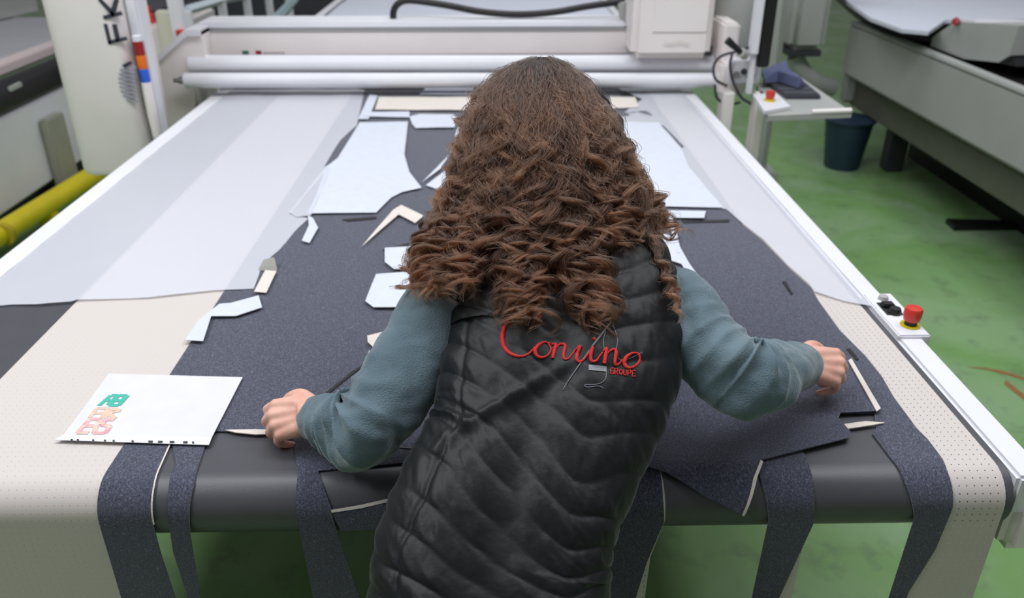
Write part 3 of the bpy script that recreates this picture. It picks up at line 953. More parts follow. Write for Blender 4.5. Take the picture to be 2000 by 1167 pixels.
# column and pole behind the tray
cb = thing('machine_column', (2.0, 5.6, 0.8), 'tall grey rounded machine column at the far end of the right machine', 'machine')
A, B = pY(1541, 103, 5.6), pY(1612, 103, 5.6)
obj('cover', MB().box((A[0], 5.6, A[2]), (B[0], 5.95, A[2] + 0.9), 0.05, 3), GREYW, cb)
A2 = pY(1545, 112, 5.7)
obj('dark_gap', MB().box((A[0] + 0.01, 5.62, A[2] - 0.03), (B[0] - 0.02, 5.9, A[2] + 0.01)), DARK, cb)
obj('curved_foot', MB().tube(spline([pY(1553, 108, 5.75), pY(1565, 135, 5.75), pY(1590, 158, 5.75), pY(1630, 172, 5.75)], 20), 0.06, 12), GREYW, cb)
gp = thing('grey_pole', pY(1512, 150, 5.2), 'slanted grey pole behind the control shelf', 'pole')
P0, P1 = pY(1505, 165, 5.2), pY(1528, -40, 5.2)
obj('pole', MB().tube([P0 - [0, 0, 0.55], P0, P1], 0.05, 4), GREYW, gp, smooth=False)
pf = P0 - [0, 0, 0.55]
obj('foot', MB().box(pf - [.1, .1, pf[2]], pf + [.1, .1, 0.0], .01), GREYW, gp)
q = pY(1500, 32, 5.3)
obj('orange_casing', MB().box(q - [.05, 0, .05], q + [.06, .2, .05], .01), mat('burnt_orange', (214, 104, 60), .5, var=.1), gp)
obj('dark_casing', MB().box((q[0] - .05, q[1] + .04, q[2] + .05), (q[0] + .05, q[1] + .2, q[2] + .16), .02), DARK, gp)
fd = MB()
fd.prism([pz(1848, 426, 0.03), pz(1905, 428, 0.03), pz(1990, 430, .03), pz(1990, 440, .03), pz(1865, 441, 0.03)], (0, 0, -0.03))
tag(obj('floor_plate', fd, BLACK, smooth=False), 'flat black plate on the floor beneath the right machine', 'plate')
# orange scuff marks: thin tape remnants on the floor
for k, P in enumerate([[(1888, 716), (1930, 722), (1990, 738), (2010, 745), (2010, 740), (1960, 724), (1925, 718)], [(1965, 742), (1985, 758), (2015, 782), (2012, 790), (1980, 765), (1960, 748)]]):
    tag(obj('tape_remnant', MB().prism([pz(x, y, 0.001) for x, y in P], (0, 0, 0.001)), mat('rust_tape', (150, 104, 60), .7, var=.3, vscale=40), smooth=False),
        ['longer rusty tape remnant on the green floor at the right', 'shorter rusty tape remnant nearer the camera at the right'][k], 'tape')

# ------------------------------------------------------------------ machine and guard on the left
QX = -2.72
lm = thing('cutting_machine', (QX - 0.7, 4.9, 0), 'white-sided machine with black roller along the left aisle', 'machine')
obj('side_panel', MB().box((QX - 0.05, 3.4, 0.125), (QX, 6.9, 0.605), 0.015, 3), WHITE, lm)
obj('base_shadow', MB().box((QX - 0.5, 3.4, 0.0), (QX - 0.06, 6.9, 0.13)), BLACK, lm)  # black block paints the shadow gap below the side panel
obj('black_roller', MB().tube([(QX - 0.05, 3.4, 0.685), (QX - 0.05, 6.9, 0.685)], 0.085, 20), BLACK, lm)
obj('under_roller_strip', MB().box((QX - 0.14, 3.4, 0.603), (QX - 0.02, 6.9, 0.616)), DARK, lm)  # dark grey strip between roller and side panel
obj('bed_edge', MB().box((QX - 0.26, 3.4, 0.755), (QX - 0.15, 6.9, 0.81), 0.006), mat('pinkish_edge', (214, 198, 196), .6, var=.05), lm)
obj('bed', MB().box((QX - 2.2, 3.4, 0.735), (QX - 0.2, 6.9, 0.79)), mat('grey_bed_sheet', (176, 176, 180), .6, var=.08, vscale=2), lm)
a = pX(33, 165, QX + .05)
obj('label_plate', MB().prism([pX(22, 170, QX + .038), pX(42, 160, QX + .038), pX(44, 168, QX + .038), pX(24, 178, QX + .038)], (-0.02, 0, 0)), MIDGREY, lm, smooth=False)
obj('grey_cover_cloth', MB().prism([pz(-250, 110, .80), pz(-100, 60, .80), pz(75, 22, .80), pz(65, -30, .80), pz(-200, -40, .80)], (0, 0, .01)), MIDGREY, lm, smooth=False)
gpst = thing('guard_post', (-2.55, 4.75, 0), 'short grey post in front of the left machine panel', 'post')
a, b = pX(105, 246, -2.50), pX(150, 345, -2.50)
obj('upright', MB().box((-2.715, 4.85, 0.0), (-2.655, 5.05, a[2] - 0.03), .008), mat('khaki_grey', (156, 156, 142), .5, var=.1), gpst)
obj('foot', MB().box((-2.715, 4.82, 0.0), (-2.645, 5.08, .02), .004), mat('khaki_grey', (156, 156, 142)), gpst)
yr = thing('guard_rail', (-2.5, 4.6, 0), 'yellow guard rail along the floor on the left', 'rail')
ys = [pz(-60, 494, .12), pz(0, 463, .12), pz(90, 402, .12), pz(180, 345, .12), pz(230, 312, .12)]
obj('pipe', MB().tube([ys[0], ys[-1]], 0.058, 16), YELLOW, yr)
for q in (ys[0], ys[2], ys[-1]):
    obj('pipe_foot', MB().box((q[0] - .04, q[1] - .04, 0), (q[0] + .04, q[1] + .04, .08), .006), YELLOW, yr)
obj('pipe_sleeve', MB().tube([ys[1] + (ys[2] - ys[1]) * .05, ys[1] + (ys[2] - ys[1]) * .12], 0.060, 16), mat('dull_yellow', (180, 160, 30), .6, var=.2), yr)
# upper left: pale cabinet, posts and rails beyond the tower
wc = thing('white_cabinet', (-1.95, 5.6, 0), 'white cabinet between the tower and the gantry end', 'cabinet')
a, b = pY(270, 130, 5.5), pY(345, 70, 5.5)
obj('body', MB().box((a[0], 5.5, 0.0), (b[0] - .02, 6.4, pY(290, 50, 5.5)[2]), .02), CREAM, wc)
obj('lid', MB().box((a[0] - .3, 5.6, pY(290, 48, 5.5)[2]), (b[0] - .13, 6.4, pY(290, 42, 5.5)[2] + .05), .02), DARK, wc)
obj('corner_post', MB().box((b[0] - .10, 5.46, 0), (b[0] - .02, 5.54, pY(330, 22, 5.46)[2]), .01), mat('pale_cream', (222, 218, 200), .5, var=.05), wc)
q = pY(284, 22, 5.6)
obj('red_knob', MB().lathe(q, [(0.0, -.08), (0.05, -.08), (.05, -.02), (.035, -.01), (.035, .03), (0, .035)], 16), RED, wc)
po = thing('white_post', (-1.6, 4.6, 0), 'white upright post with red cap behind the gantry end', 'post')
a = pY(338, 0, 4.6)
b2 = pY(352, 60, 4.6)
obj('upright', MB().box((b2[0] - .035, 4.57, 0), (b2[0] + .035, 4.63, a[2] + .1), .006), WHITE, po)
q = pY(353, 66, 4.55)
obj('red_cap', MB().lathe(q, [(0, -.02), (.022, -.02), (.024, .02), (0, .024)], 14), RED, po)
rl = thing('railing', (-1.2, 6.5, 0), 'pale railing with uprights beyond the gantry beam', 'railing')
Ya = 6.3
tops = [(365, 20), (437, 0), (484, -10), (526, -20), (560, -30)]
bots = [(372, 62), (441, 60), (490, 60), (530, 40), (566, 20)]
ps = []
for (x, y), (x2, y2) in zip(tops, bots):
    yk = 5.6 + (x - 365) * 0.009
    p_top, p_bot = pY(x, y, yk), pY(x2, y2, yk)
    obj('upright', MB().box((p_bot[0] - .028, yk - .02, 0.0), (p_bot[0] + .028, yk + .02, p_top[2]), .006), WHITE, rl)
    ps.append(np.array([p_bot[0], yk, p_top[2]]))
obj('top_rail', MB().tube(ps, 0.03, 4), mat('pale_blue_rail', (196, 206, 212), .5, var=.05), rl, smooth=False)
tl = [pY(575, 0, 7.2), pY(520, 58, 5.6)]
obj('teal_rail', MB().tube([tl[1] * 1.0, tl[0]], 0.035, 6), mat('teal_rail_paint', (150, 172, 176), .5, var=.1), rl)
bgm = thing('parked_machine', (-1.6, 9.2, 0), 'dark machine standing behind the railing', 'machine')
obj('body', MB().box((-3.4, 8.2, 0.05), (-1.35, 11.5, 0.85), .04), DARK, bgm)
obj('top', MB().box((-3.4, 8.15, 0.85), (-1.35, 11.5, 0.9), .02), GREYW, bgm)
obj('plinth', MB().box((-3.3, 8.3, 0.0), (-1.45, 11.4, 0.06), .0), BLACK, bgm)
# ------------------------------------------------------------------ the woman
person = thing('person', (-0.02, 0.74, 0), 'woman with long curly brown hair in black quilted vest leaning over the table', 'person')
SKIN = mat('skin', (226, 178, 158), 0.5, var=1, vscale=25, rgb2=(216, 156, 138), bump=0.1, bscale=120)
FLEECE = fleece_material()
VEST = mat('black_quilted_nylon', (19, 22, 24), 0.5, var=0.12, vscale=12, bump=0.12, bscale=120, spec=0.3, sheen=0.12)
JEANS = denim_material('dark_jeans', (38, 44, 58), (60, 68, 86))
REDT = mat('red_embroidery_thread', (214, 36, 36), 0.6, var=.15, vscale=300, bump=.5, bscale=900)
GREYT = mat('grey_embroidery_thread', (128, 130, 138), 0.55, var=.15, vscale=300)

# vest outline in the picture: row, left edge, right edge, depth of the back, half thickness
VR = np.array([
    (448, 1035, 1120, 1.425, .045), (458, 1005, 1165, 1.405, .055), (472, 965, 1222, 1.380, .066), (490, 930, 1270, 1.356, .078), (520, 903, 1308, 1.328, .090),
    (560, 888, 1326, 1.296, .100), (600, 880, 1333, 1.272, .106), (650, 875, 1332, 1.247, .110), (700, 869, 1328, 1.224, .110), (740, 860, 1314, 1.205, .108),
    (800, 845, 1290, 1.182, .104), (860, 834, 1262, 1.160, .099), (900, 824, 1241, 1.146, .096), (950, 792, 1221, 1.128, .095), (1000, 766, 1205, 1.110, .096),
    (1050, 745, 1197, 1.095, .100), (1100, 729, 1191, 1.080, .106), (1167, 722, 1187, 1.062, .112), (1240, 716, 1188, 1.044, .118), (1330, 712, 1192, 1.024, .122), (1420, 712, 1196, 1.008, .124)])


def vrow(y):
    return [np.interp(y, VR[:, 0], VR[:, k]) for k in range(1, 5)]


def smooth_rows(n):
    ys = np.concatenate([np.linspace(448, 520, n // 6, endpoint=False), np.linspace(520, 1420, n - n // 6)])
    tab = np.array([vrow(y) for y in ys])
    k = np.ones(9) / 9
    pad = np.vstack([np.repeat(tab[:1], 4, 0), tab, np.repeat(tab[-1:], 4, 0)])
    return ys, np.stack([np.convolve(pad[:, j], k, 'valid') for j in range(4)], 1)


def fnoise(x, y, seed=0):
    v = 0
    for k in range(4):
        f = 1.9 ** k
        v = v + (np.sin(x * f * 1.3 + seed * 1.7 + k * 2.1 + 1.3 * np.sin(y * f * 0.9 + k + seed)) * np.sin(y * f * 1.1 + seed + 0.8 * np.sin(x * f + 2.2 * k))) / f
    return v


def torso_rings(ns, nseg, shrink=0.0, quilt=True):
    ys, tab = smooth_rows(ns)
    cen = np.array([pc((l + r) / 2, y, z + b) for y, (l, r, z, b) in zip(ys, tab)])
    tan = np.gradient(cen, axis=0)
    tan /= np.linalg.norm(tan, axis=1)[:, None]
    rings = []
    for i, y in enumerate(ys):
        l, r, z, b = tab[i]
        a = (r - l) / 2 / F * (z + b) - shrink
        b = b - shrink
        u = RT - tan[i] * (RT @ tan[i])
        u /= np.linalg.norm(u)
        wv = np.cross(u, tan[i])
        if wv @ FW < 0:
            wv = -wv
        th = np.arange(nseg) * 2 * math.pi / nseg
        ex = 0.80
        cx_ = np.sign(np.cos(th)) * np.abs(np.cos(th)) ** ex
        sx_ = np.sign(np.sin(th)) * np.abs(np.sin(th)) ** ex
        R = cen[i] + (a * cx_)[:, None] * u + (b * sx_)[:, None] * wv
        # hollow along the spine
        sp = -np.minimum(0, sx_)
        R = R + (0.010 * np.exp(-(cx_ * a / 0.035) ** 2) * sp)[:, None] * wv * np.interp(y, [500, 600, 1050, 1200], [.5, 1, 1, .5])
        if quilt:
            xi = (l + r) / 2 + (r - l) / 2 * cx_
            xc = np.interp(y, [450, 560, 700, 900, 1090, 1420], [1180, 1190, 1168, 1130, 1105, 1100])
            kk = np.where(xi > xc, 0.52, 0.42)
            ph = (y + kk * np.sqrt((xi - xc) ** 2 + 200)) / 55.0 + 0.08 * np.sin(xi / 60.0 + y / 90) + 0.15
            fr = ph - np.floor(ph)
            puff = np.sqrt(np.maximum(0, np.sin(math.pi * fr)))
            along = kk * y - (xi - xc) * 1.0
            wr = fnoise(along / 13.0, ph * 2.5, 3) * 0.0011 + fnoise(xi / 45.0, y / 60.0, 5) * 0.002
            side = np.clip((np.abs(cx_) - 0.80) / 0.2, 0, 1)
            amp = 0.0055 * np.interp(y, [450, 480, 700, 800, 900, 1420], [.5, 1, 1, .75, .75, 1.0])
            h = amp * (puff - 0.55) + wr * puff
            # pull line from the emblem down to the left waist, and squeezed folds at the waist
            dx, dy = -0.78, 0.62
            t = (xi - 1130) * dx + (y - 735) * dy
            d = (xi - 1130) * dy - (y - 735) * dx
            g = np.clip(t / 60, 0, 1) * np.clip((420 - t) / 80, 0, 1)
            h = h + 0.0042 * np.exp(-(d / 8) ** 2) * g - 0.003 * np.exp(-((d - 20) / 14) ** 2) * g
            wz = np.exp(-((y - 900) / 55) ** 2) * np.clip((980 - xi) / 160, 0, 1)
            h = h + wz * 0.003 * np.sin((y - 0.25 * xi) / 6.0)
            # piped seam down each flank
            seam = np.exp(-((xi - np.interp(y, [600, 740, 900, 1100, 1420], [940, 905, 890, 790, 770])) / 5) ** 2) * (y > 700)
            h = h - 0.004 * seam * sp
            nrm = (a * 0 + cx_)[:, None] * u + (sx_)[:, None] * wv
            nrm /= np.linalg.norm(nrm, axis=1)[:, None]
            R = R + nrm * h[:, None]
        rings.append(R)
    return rings, ys


vr, vys = torso_rings(330, 260)
vest = obj('quilted_vest', MB().loft(vr), VEST, person, angle=180)
bvh = BVHTree.FromPolygons([Vector(q) for R in vr for q in R],
                           [(i * 260 + j, i * 260 + (j + 1) % 260, (i + 1) * 260 + (j + 1) % 260, (i + 1) * 260 + j) for i in range(len(vr) - 1) for j in range(260)])


def on_vest(x, y, off=0.001):
    d = Vector(ray(x, y)).normalized()
    hit = bvh.ray_cast(Vector(CAM), d)
    return np.array(hit[0]) - np.array(d) * off


obj('hem_binding', MB().tube(list(vr[-1]) + [vr[-1][0]], 0.006, 8), BLACK, vest)
obj('hanger_loop', MB().tube(spline([pc(1075, 512, 1.318), pc(1090, 506, 1.306), pc(1108, 505, 1.306), pc(1125, 509, 1.31)], 12), 0.003, 8), GREYT, vest)

# embroidery: strokes in a 350 x 200 pixel window of the photograph
def emb(pts, wid, n=26):
    P = spline([(950 + x / 5.714, 580 + y / 5.714, 0) for x, y in pts], n)
    W = np.interp(np.linspace(0, 1, n), np.linspace(0, 1, len(wid)), wid)
    g = MB()
    g.tube([on_vest(x, y, 0.0012) for x, y, _ in P], W * 0.5 / 5.714 / F * 1.26, 8)
    return g


LET_ = [
    ('letter_c', [(575, 262), (588, 205), (548, 160), (450, 152), (330, 185), (245, 250), (205, 325), (180, 420), (186, 520), (222, 592), (290, 640), (380, 660), (455, 640), (505, 600), (545, 555)], [20, 40, 30, 24, 30, 40, 48, 50, 46, 42, 36, 26, 22, 26, 20]),
    ('letter_o', [(705, 520), (650, 500), (582, 535), (545, 590), (562, 648), (622, 672), (690, 640), (720, 575), (692, 515), (720, 510)], [20, 20, 40, 44, 40, 24, 20, 22, 18, 14]),
    ('letter_n', [(725, 525), (772, 522), (760, 590), (738, 682), (765, 590), (812, 530), (856, 520), (880, 545), (862, 630), (868, 682), (910, 686), (960, 630)], [16, 36, 40, 34, 18, 22, 32, 38, 38, 30, 18, 16]),
    ('letter_u', [(960, 630), (1000, 580), (1048, 545), (1020, 620), (1008, 690), (1045, 720), (1100, 680), (1150, 610)], [16, 18, 32, 40, 40, 28, 20, 16]),
    ('letter_i', [(1150, 610), (1188, 556), (1166, 640), (1172, 705), (1222, 712), (1260, 660), (1300, 610)], [16, 34, 40, 36, 26, 18, 16]),
    ('letter_i_dot', [(1192, 452), (1204, 464), (1216, 478)], [28, 36, 28]),
    ('letter_n', [(1300, 600), (1340, 566), (1332, 640), (1316, 742), (1335, 650), (1385, 595), (1432, 580), (1448, 620), (1436, 700), (1440, 752), (1480, 742), (1520, 690)], [16, 34, 42, 40, 18, 20, 32, 42, 40, 32, 20, 16]),
    ('letter_o', [(1705, 628), (1635, 622), (1570, 660), (1538, 722), (1560, 772), (1610, 785), (1668, 760), (1712, 700), (1700, 632), (1665, 620)], [20, 22, 40, 46, 40, 26, 24, 28, 24, 16])]
for nm, P, W in LET_:
    obj(nm, emb(P, W, 46 if len(P) > 4 else 8), REDT, vest)
SM = {'G': [[(1, 0), (.2, 0), (0, .5), (.2, 1), (1, 1), (1, .55), (.6, .55)]], 'R': [[(0, 1), (0, 0), (.8, 0), (.9, .3), (.7, .5), (.1, .5), (.9, 1)]],
      'O': [[(.5, 0), (.05, .3), (.05, .7), (.5, 1), (.95, .7), (.95, .3), (.5, 0)]], 'U': [[(0, 0), (0, .8), (.4, 1), (.8, .9), (.9, 0)]], 'P': [[(0, 1), (0, 0), (.8, 0), (.9, .3), (.7, .55), (0, .55)]],
      'E': [[(1, 0), (0, 0), (0, .5), (.8, .5), (0, .5), (0, 1), (1, 1)]]}
for k, ch in enumerate('GROUPE'):
    g = MB()
    for st in SM[ch]:
        P = [(1384 + 49 * k + 36 * a, 792 + 5.5 * k + 62 * b) for a, b in st]
        P = [(950 + x / 5.714, 580 + y / 5.714) for x, y in P]
        D = [np.array(P[0])]
        for q in P[1:]:
            for t in (0.5, 1):
                D.append(D[-1] * (1 - t) + np.array(q) * t if t < 1 else np.array(q))
        g.tube([on_vest(x, y, 0.001) for x, y in D], 0.00085, 6)
    obj('small_letter_' + ch.lower(), g, REDT, vest)
for nm, P, W in [('needle', [(1420, 232), (1300, 395), (1180, 548)], [20, 24, 18]), ('needle_tip', [(1150, 590), (1040, 750), (930, 910), (850, 1035)], [12, 14, 12, 6]),
                 ('thread_loop', [(1402, 290), (1440, 380), (1462, 480), (1450, 575)], [8, 9, 9, 8]), ('thread_loop', [(1330, 380), (1308, 470), (1312, 565)], [8, 9, 8]),
                 ('thread_tail', [(1445, 650), (1500, 700), (1580, 690), (1660, 655), (1742, 612)], [5, 5, 5, 5, 5]),
                 ('thread_tail', [(1338, 830), (1332, 900), (1290, 950), (1220, 972), (1100, 978), (1125, 1003), (1250, 990), (1305, 1016)], [8, 8, 8, 8, 8, 8, 8, 6])]:
    obj(nm, emb(P, W, 30), GREYT, vest)
pt = MB()
gx, gy = np.linspace(0, 1, 9), np.linspace(0, 1, 4)
R4 = [[on_vest(950 + ((1142 + 200 * u) / 5.714), 580 + (750 + 20 * u + 60 * v) / 5.714, 0.0015) for u in gx] for v in gy]
pt.loft(R4, closed=False)
obj('grey_patch', pt, GREYT, vest)

# ---- arms in the picture frame: points (x, y, depth)
ARM_L = [(950, 555, 1.40), (868, 600, 1.385), (815, 690, 1.345), (738, 800, 1.300), (705, 838, 1.300), (665, 832, 1.355), (612, 812, 1.405)]
ARM_R = [(1225, 560, 1.41), (1312, 600, 1.390), (1372, 672, 1.345), (1440, 728, 1.310), (1472, 738, 1.315), (1520, 724, 1.390), (1568, 711, 1.470)]
RAD_S = [.050, .070, .066, .064, .062, .052, .039]


def arm3(A):
    return [pc(*q) for q in A]


def sleeve(A, rad, seed, name):
    P = spline(arm3(A), 120)
    r = np.interp(np.linspace(0, 1, 120), np.linspace(0, 1, len(rad)), rad)
    t = np.gradient(P, axis=0)
    t /= np.linalg.norm(t, axis=1)[:, None]
    n = 72
    u = np.cross(t[0], FW)
    u /= np.linalg.norm(u)
    rings = []
    th = np.arange(n) * 2 * math.pi / n
    for i in range(120):
        u = u - t[i] * (u @ t[i])
        u /= np.linalg.norm(u)
        b = np.cross(t[i], u)
        s = i / 119.0
        # ring folds: strong at the inner elbow and along the forearm
        fo = 0.35 + 0.9 * math.exp(-((s - .62) / .2) ** 2)
        ph = s * 96 + 1.6 * np.sin(th + seed) + 0.9 * np.sin(2 * th + seed * 2.3 + s * 9)
        amp = 0.5 + 0.5 * np.sin(th * 1.0 + 2.0 * s * 3 + seed)
        h = 0.0052 * fo * (1 - 2 * np.abs(np.sin(ph / 2)) ** 0.7) * amp + 0.0030 * fnoise(th * 1.5 * 1.0 + 0 * th, np.full(n, s * 17.0), seed) * (0.4 + fo)
        h = h + 0.004 * np.sin(3 * th + 14 * s + seed) * fo
        if s > 0.965:
            h = h * 0.3 - 0.004 * (s - 0.965) / 0.035
        rr = r[i] + h
        rings.append(P[i] + rr[:, None] * (np.cos(th)[:, None] * u + np.sin(th)[:, None] * b))
    # turned-in cuff
    inn = [P[-1] - t[-1] * 0.001 + (rings[-1] - P[-1]) * 0.86, P[-1] - t[-1] * 0.02 + (rings[-1] - P[-1]) * 0.80]
    g = MB().loft(rings + inn)
    return obj(name, g, FLEECE, person, angle=180)


sl = sleeve(ARM_L, RAD_S, 1.0, 'fleece_sleeve')
sr = sleeve(ARM_R, [.050, .069, .065, .062, .060, .053, .041], 4.2, 'fleece_sleeve')
for A, s in ((ARM_L, -1), (ARM_R, 1)):
    a = arm3(A)
    # armhole seam of the fleece
# fleece collar and upper body under the vest
tr, _ = torso_rings(80, 64, 0.030, False)
obj('fleece_body', MB().loft(tr), FLEECE, person, angle=180)

# ---- bare body: one surface grown from tapering volumes by voxel remesh
bod = MB()
tb, _ = torso_rings(50, 40, 0.038, False)
bod.loft(tb)
HC = pc(1058, 246, 1.500)                                    # head centre
up = np.cross(RT, FW)
hz = np.array(pc(1055, 130, 1.47)) - np.array(pc(1075, 430, 1.42))   # crown direction, tilted forward
hz /= np.linalg.norm(hz)
hx_ = RT - hz * (RT @ hz)
hx_ /= np.linalg.norm(hx_)
hy_ = np.cross(hz, hx_)                                      # towards the face
if hy_[1] < 0:
    hy_ = -hy_
HA = np.array([hx_, hy_, hz])


def hp_(x, y, z):
    return HC + x * hx_ + y * hy_ + z * hz


bod.ellipsoid(HC, .074, .095, .108, 28, 20, HA)
bod.ellipsoid(hp_(0, .028, -.050), .056, .062, .062, 20, 14, HA)       # jaw
bod.ellipsoid(hp_(0, .070, -.098), .022, .020, .018, 14, 10, HA)       # chin
bod.tube([hp_(0, .090, .012), hp_(0, .104, -.020), hp_(0, .112, -.034)], [.008, .011, .013], 12)   # nose
bod.tube([hp_(-.016, .088, -.062), hp_(0, .094, -.060), hp_(.016, .088, -.062)], [.006, .0085, .006], 10)
bod.tube([hp_(-.045, .078, .020), hp_(0, .091, .018), hp_(.045, .078, .020)], .010, 10)            # brow
for s in (-1, 1):
    bod.ellipsoid(hp_(s * .077, -.005, -.012), .010, .020, .032, 14, 10, HA)
neck = [hp_(0, -.02, -.06), hp_(0, -.035, -.13), pc(1085, 470, 1.46), pc(1090, 540, 1.42)]
bod.tube(spline(neck, 14), np.linspace(.055, .066, 14), 24)
for A in (ARM_L, ARM_R):
    bod.tube(spline(arm3(A), 40), np.interp(np.linspace(0, 1, 40), [0, .3, .6, .75, 1], [.055, .048, .042, .040, .027]), 18)


def hand(wr, e1, e2, e3, thumb_out=1.0):
    """wr wrist, e1 to the knuckles, e2 to the thumb side, e3 to the back of the hand"""
    nails = []
    L = lambda a, b, c: np.array(wr) + a * e1 + b * e2 + c * e3
    kn = [(.066, .026, .004), (.070, .008, .008), (.067, -.010, .006), (.060, -.026, .001)]
    seg = [(.036, .022, .018), (.039, .024, .018), (.037, .023, .018), (.029, .018, .016)]
    flex = [(40, 90, 125), (46, 98, 134), (50, 104, 140), (54, 108, 144)]
    spread = [.10, .03, -.05, -.14]
    bod.tube([L(-.035, 0, -.004), L(0, 0, 0), L(.02, 0, 0)], [.027, .026, .024], 18)
    for k in range(4):
        K = L(*kn[k])
        bod.tube([L(-.01, kn[k][1] * .45, -.002), L(.035, kn[k][1] * .85, .001), K], [.016, .0155, .0115], 14)
        p = K
        pts, rr = [K], [.0105 if k < 3 else .0092]
        for j in range(3):
            a = math.radians(flex[k][j])
            d = math.cos(a) * e1 - math.sin(a) * e3 + spread[k] * e2
            d /= np.linalg.norm(d)
            p = p + d * seg[k][j]
            pts.append(p)
            rr.append((.0096, .0086, .0072)[j] * (1 if k < 3 else .88))
        bod.tube(spline(pts, 16), np.interp(np.linspace(0, 1, 16), np.linspace(0, 1, 4), rr), 14)
        bod.ellipsoid(pts[-1], rr[-1], rr[-1], rr[-1], 12, 8)
        bod.ellipsoid(K + e3 * .001, .0118, .0118, .0108, 12, 8, [e1, e2, e3])
        a = math.radians(flex[k][2])
        dn = math.cos(a) * e1 - math.sin(a) * e3
        nn = math.sin(a) * e1 + math.cos(a) * e3
        nails.append((pts[-1] + nn * rr[-1] * .93 - dn * .001, dn, e2, nn, .0062 if k < 3 else .005))
    bod.ellipsoid(L(.042, .0, -.006), .036, .036, .013, 16, 10, [e1, e2, e3])
    tp = [L(.008, .020, -.006), L(.030, .040, -.016), L(.060, .045, -.034), L(.083, .032, -.050), L(.090, .022, -.058)]
    bod.tube(spline(tp, 16), np.interp(np.linspace(0, 1, 16), [0, .3, .6, 1], [.017, .014, .0108, .0075]), 14)
    bod.ellipsoid(tp[-1], .0078, .0078, .0078, 12, 8)
    dd = tp[-1] - tp[-2]
    dd /= np.linalg.norm(dd)
    nn = e2 - dd * (e2 @ dd)
    nn /= np.linalg.norm(nn)
    nails.append((tp[-1] + nn * .0068, dd, np.cross(nn, dd), nn, .0068))
    return nails


def frame(e1, up_):
    e1 = np.array(e1, float)
    e1 /= np.linalg.norm(e1)
    e3 = np.array(up_, float) - e1 * (np.array(up_) @ e1)
    e3 /= np.linalg.norm(e3)
    return e1, e3


e1, e3 = frame((-.93, .05, -.25), (-.25, -.62, .72))
e2 = np.cross(e1, e3)
if e2[1] < 0:
    e2 = -e2
nails = hand(pc(612, 806, 1.392), e1, e2, e3)
e1, e3 = frame((.95, .12, -.22), (.18, -.62, .72))
e2 = np.cross(e1, e3)
if e2[1] < 0:
    e2 = -e2
nails += hand(pc(1570, 710, 1.482), e1, e2, e3)
# legs and feet
HIP = [pc(820, 1330, 1.115), pc(1080, 1330, 1.12)]
LEGS = []
for s, h in ((-1, HIP[0]), (1, HIP[1])):
    h = np.array([s * 0.068 - 0.025, 0.785, 0.81])
    LEGS.append([h, np.array([s * .085 - .025, .76, .68]), np.array([s * .11 - .03, .74, .47]), np.array([s * .12 - .03, .71, .25]), np.array([s * .12 - .03, .70, .09])])
for Lg in LEGS:
    bod.tube(spline(Lg, 30), np.interp(np.linspace(0, 1, 30), [0, .3, .55, .75, 1], [.085, .076, .052, .047, .034]), 18)
    a = Lg[-1]
    bod.tube([a + [0, -.03, -.045], a + [0, .06, -.055], a + [0, .15, -.062]], [.034, .034, .022], 14)
tmp = bpy.data.meshes.new('body_volumes')
tmp.from_pydata([tuple(q - ORG[person.name]) for q in np.array(bod.v)], [], bod.f)
_bm = bmesh.new()
_bm.from_mesh(tmp)
bmesh.ops.recalc_face_normals(_bm, faces=_bm.faces[:])
_bm.to_mesh(tmp)
_bm.free()
body = link('body', tmp, person)
md = body.modifiers.new('remesh', 'REMESH')
md.mode = 'VOXEL'
md.voxel_size = 0.0029
ms = body.modifiers.new('smooth', 'SMOOTH')
ms.factor = 0.5
ms.iterations = 4
bpy.context.view_layer.update()
dg = bpy.context.evaluated_depsgraph_get()
nm_ = bpy.data.meshes.new_from_object(body.evaluated_get(dg))
body.modifiers.clear()
body.data = nm_
nm_.name = 'body'
nm_.materials.clear()
nm_.materials.append(SKIN)
nm_.polygons.foreach_set('use_smooth', [True] * len(nm_.polygons))
NAIL = mat('fingernail', (232, 172, 160), 0.25, var=.05)
for c, d, s2, n3, rr in nails:
    obj('fingernail', MB().ellipsoid(c, rr * .75, rr, .0014, 10, 6, [s2, d, n3]), NAIL, body)
EYE = mat('eye_white', (236, 232, 228), .2, var=.03)
IRIS = mat('brown_iris', (74, 46, 28), .2, var=.1)
LIP = mat('lips', (196, 112, 106), .45, var=.05)
for s in (-1, 1):
    ey = obj('eye', MB().ellipsoid(hp_(s * .031, .079, .002), .013, .013, .012, 16, 12, HA), EYE, body)
    obj('iris', MB().ellipsoid(hp_(s * .031, .089, .000), .0058, .0040, .0058, 12, 8, HA), IRIS, ey)
obj('mouth', MB().tube(spline([hp_(-.020, .090, -.062), hp_(-.006, .0995, -.059), hp_(.006, .0995, -.059), hp_(.020, .090, -.062)], 12), [.002] + [.0045] * 10 + [.002], 8), LIP, body)
# trousers and shoes
for Lg in LEGS:
    P = spline(Lg, 60)
    r = np.interp(np.linspace(0, 1, 60), [0, .3, .55, .75, 1], [.074, .088, .066, .060, .056])
    r = r + 0.003 * np.sin(np.linspace(0, 60, 60)) * np.linspace(.2, 1, 60)
    obj('trouser_leg', MB().tube(P, r, 36), JEANS, person)
    a = Lg[-1]
    sh_ = obj('shoe', MB().tube(spline([a + [0, -.055, -.048], a + [0, -.02, -.040], a + [0, .06, -.048], a + [0, .14, -.058], a + [0, .19, -.064]], 20), np.interp(np.linspace(0, 1, 20), [0, .1, .3, .7, .93, 1], [.02, .040, .046, .042, .026, .012]), 24), BLACK, person)
    obj('sole', MB().box(a + [-.042, -.09, -.09], a + [.042, .20, -.066], .012), DARK, sh_)

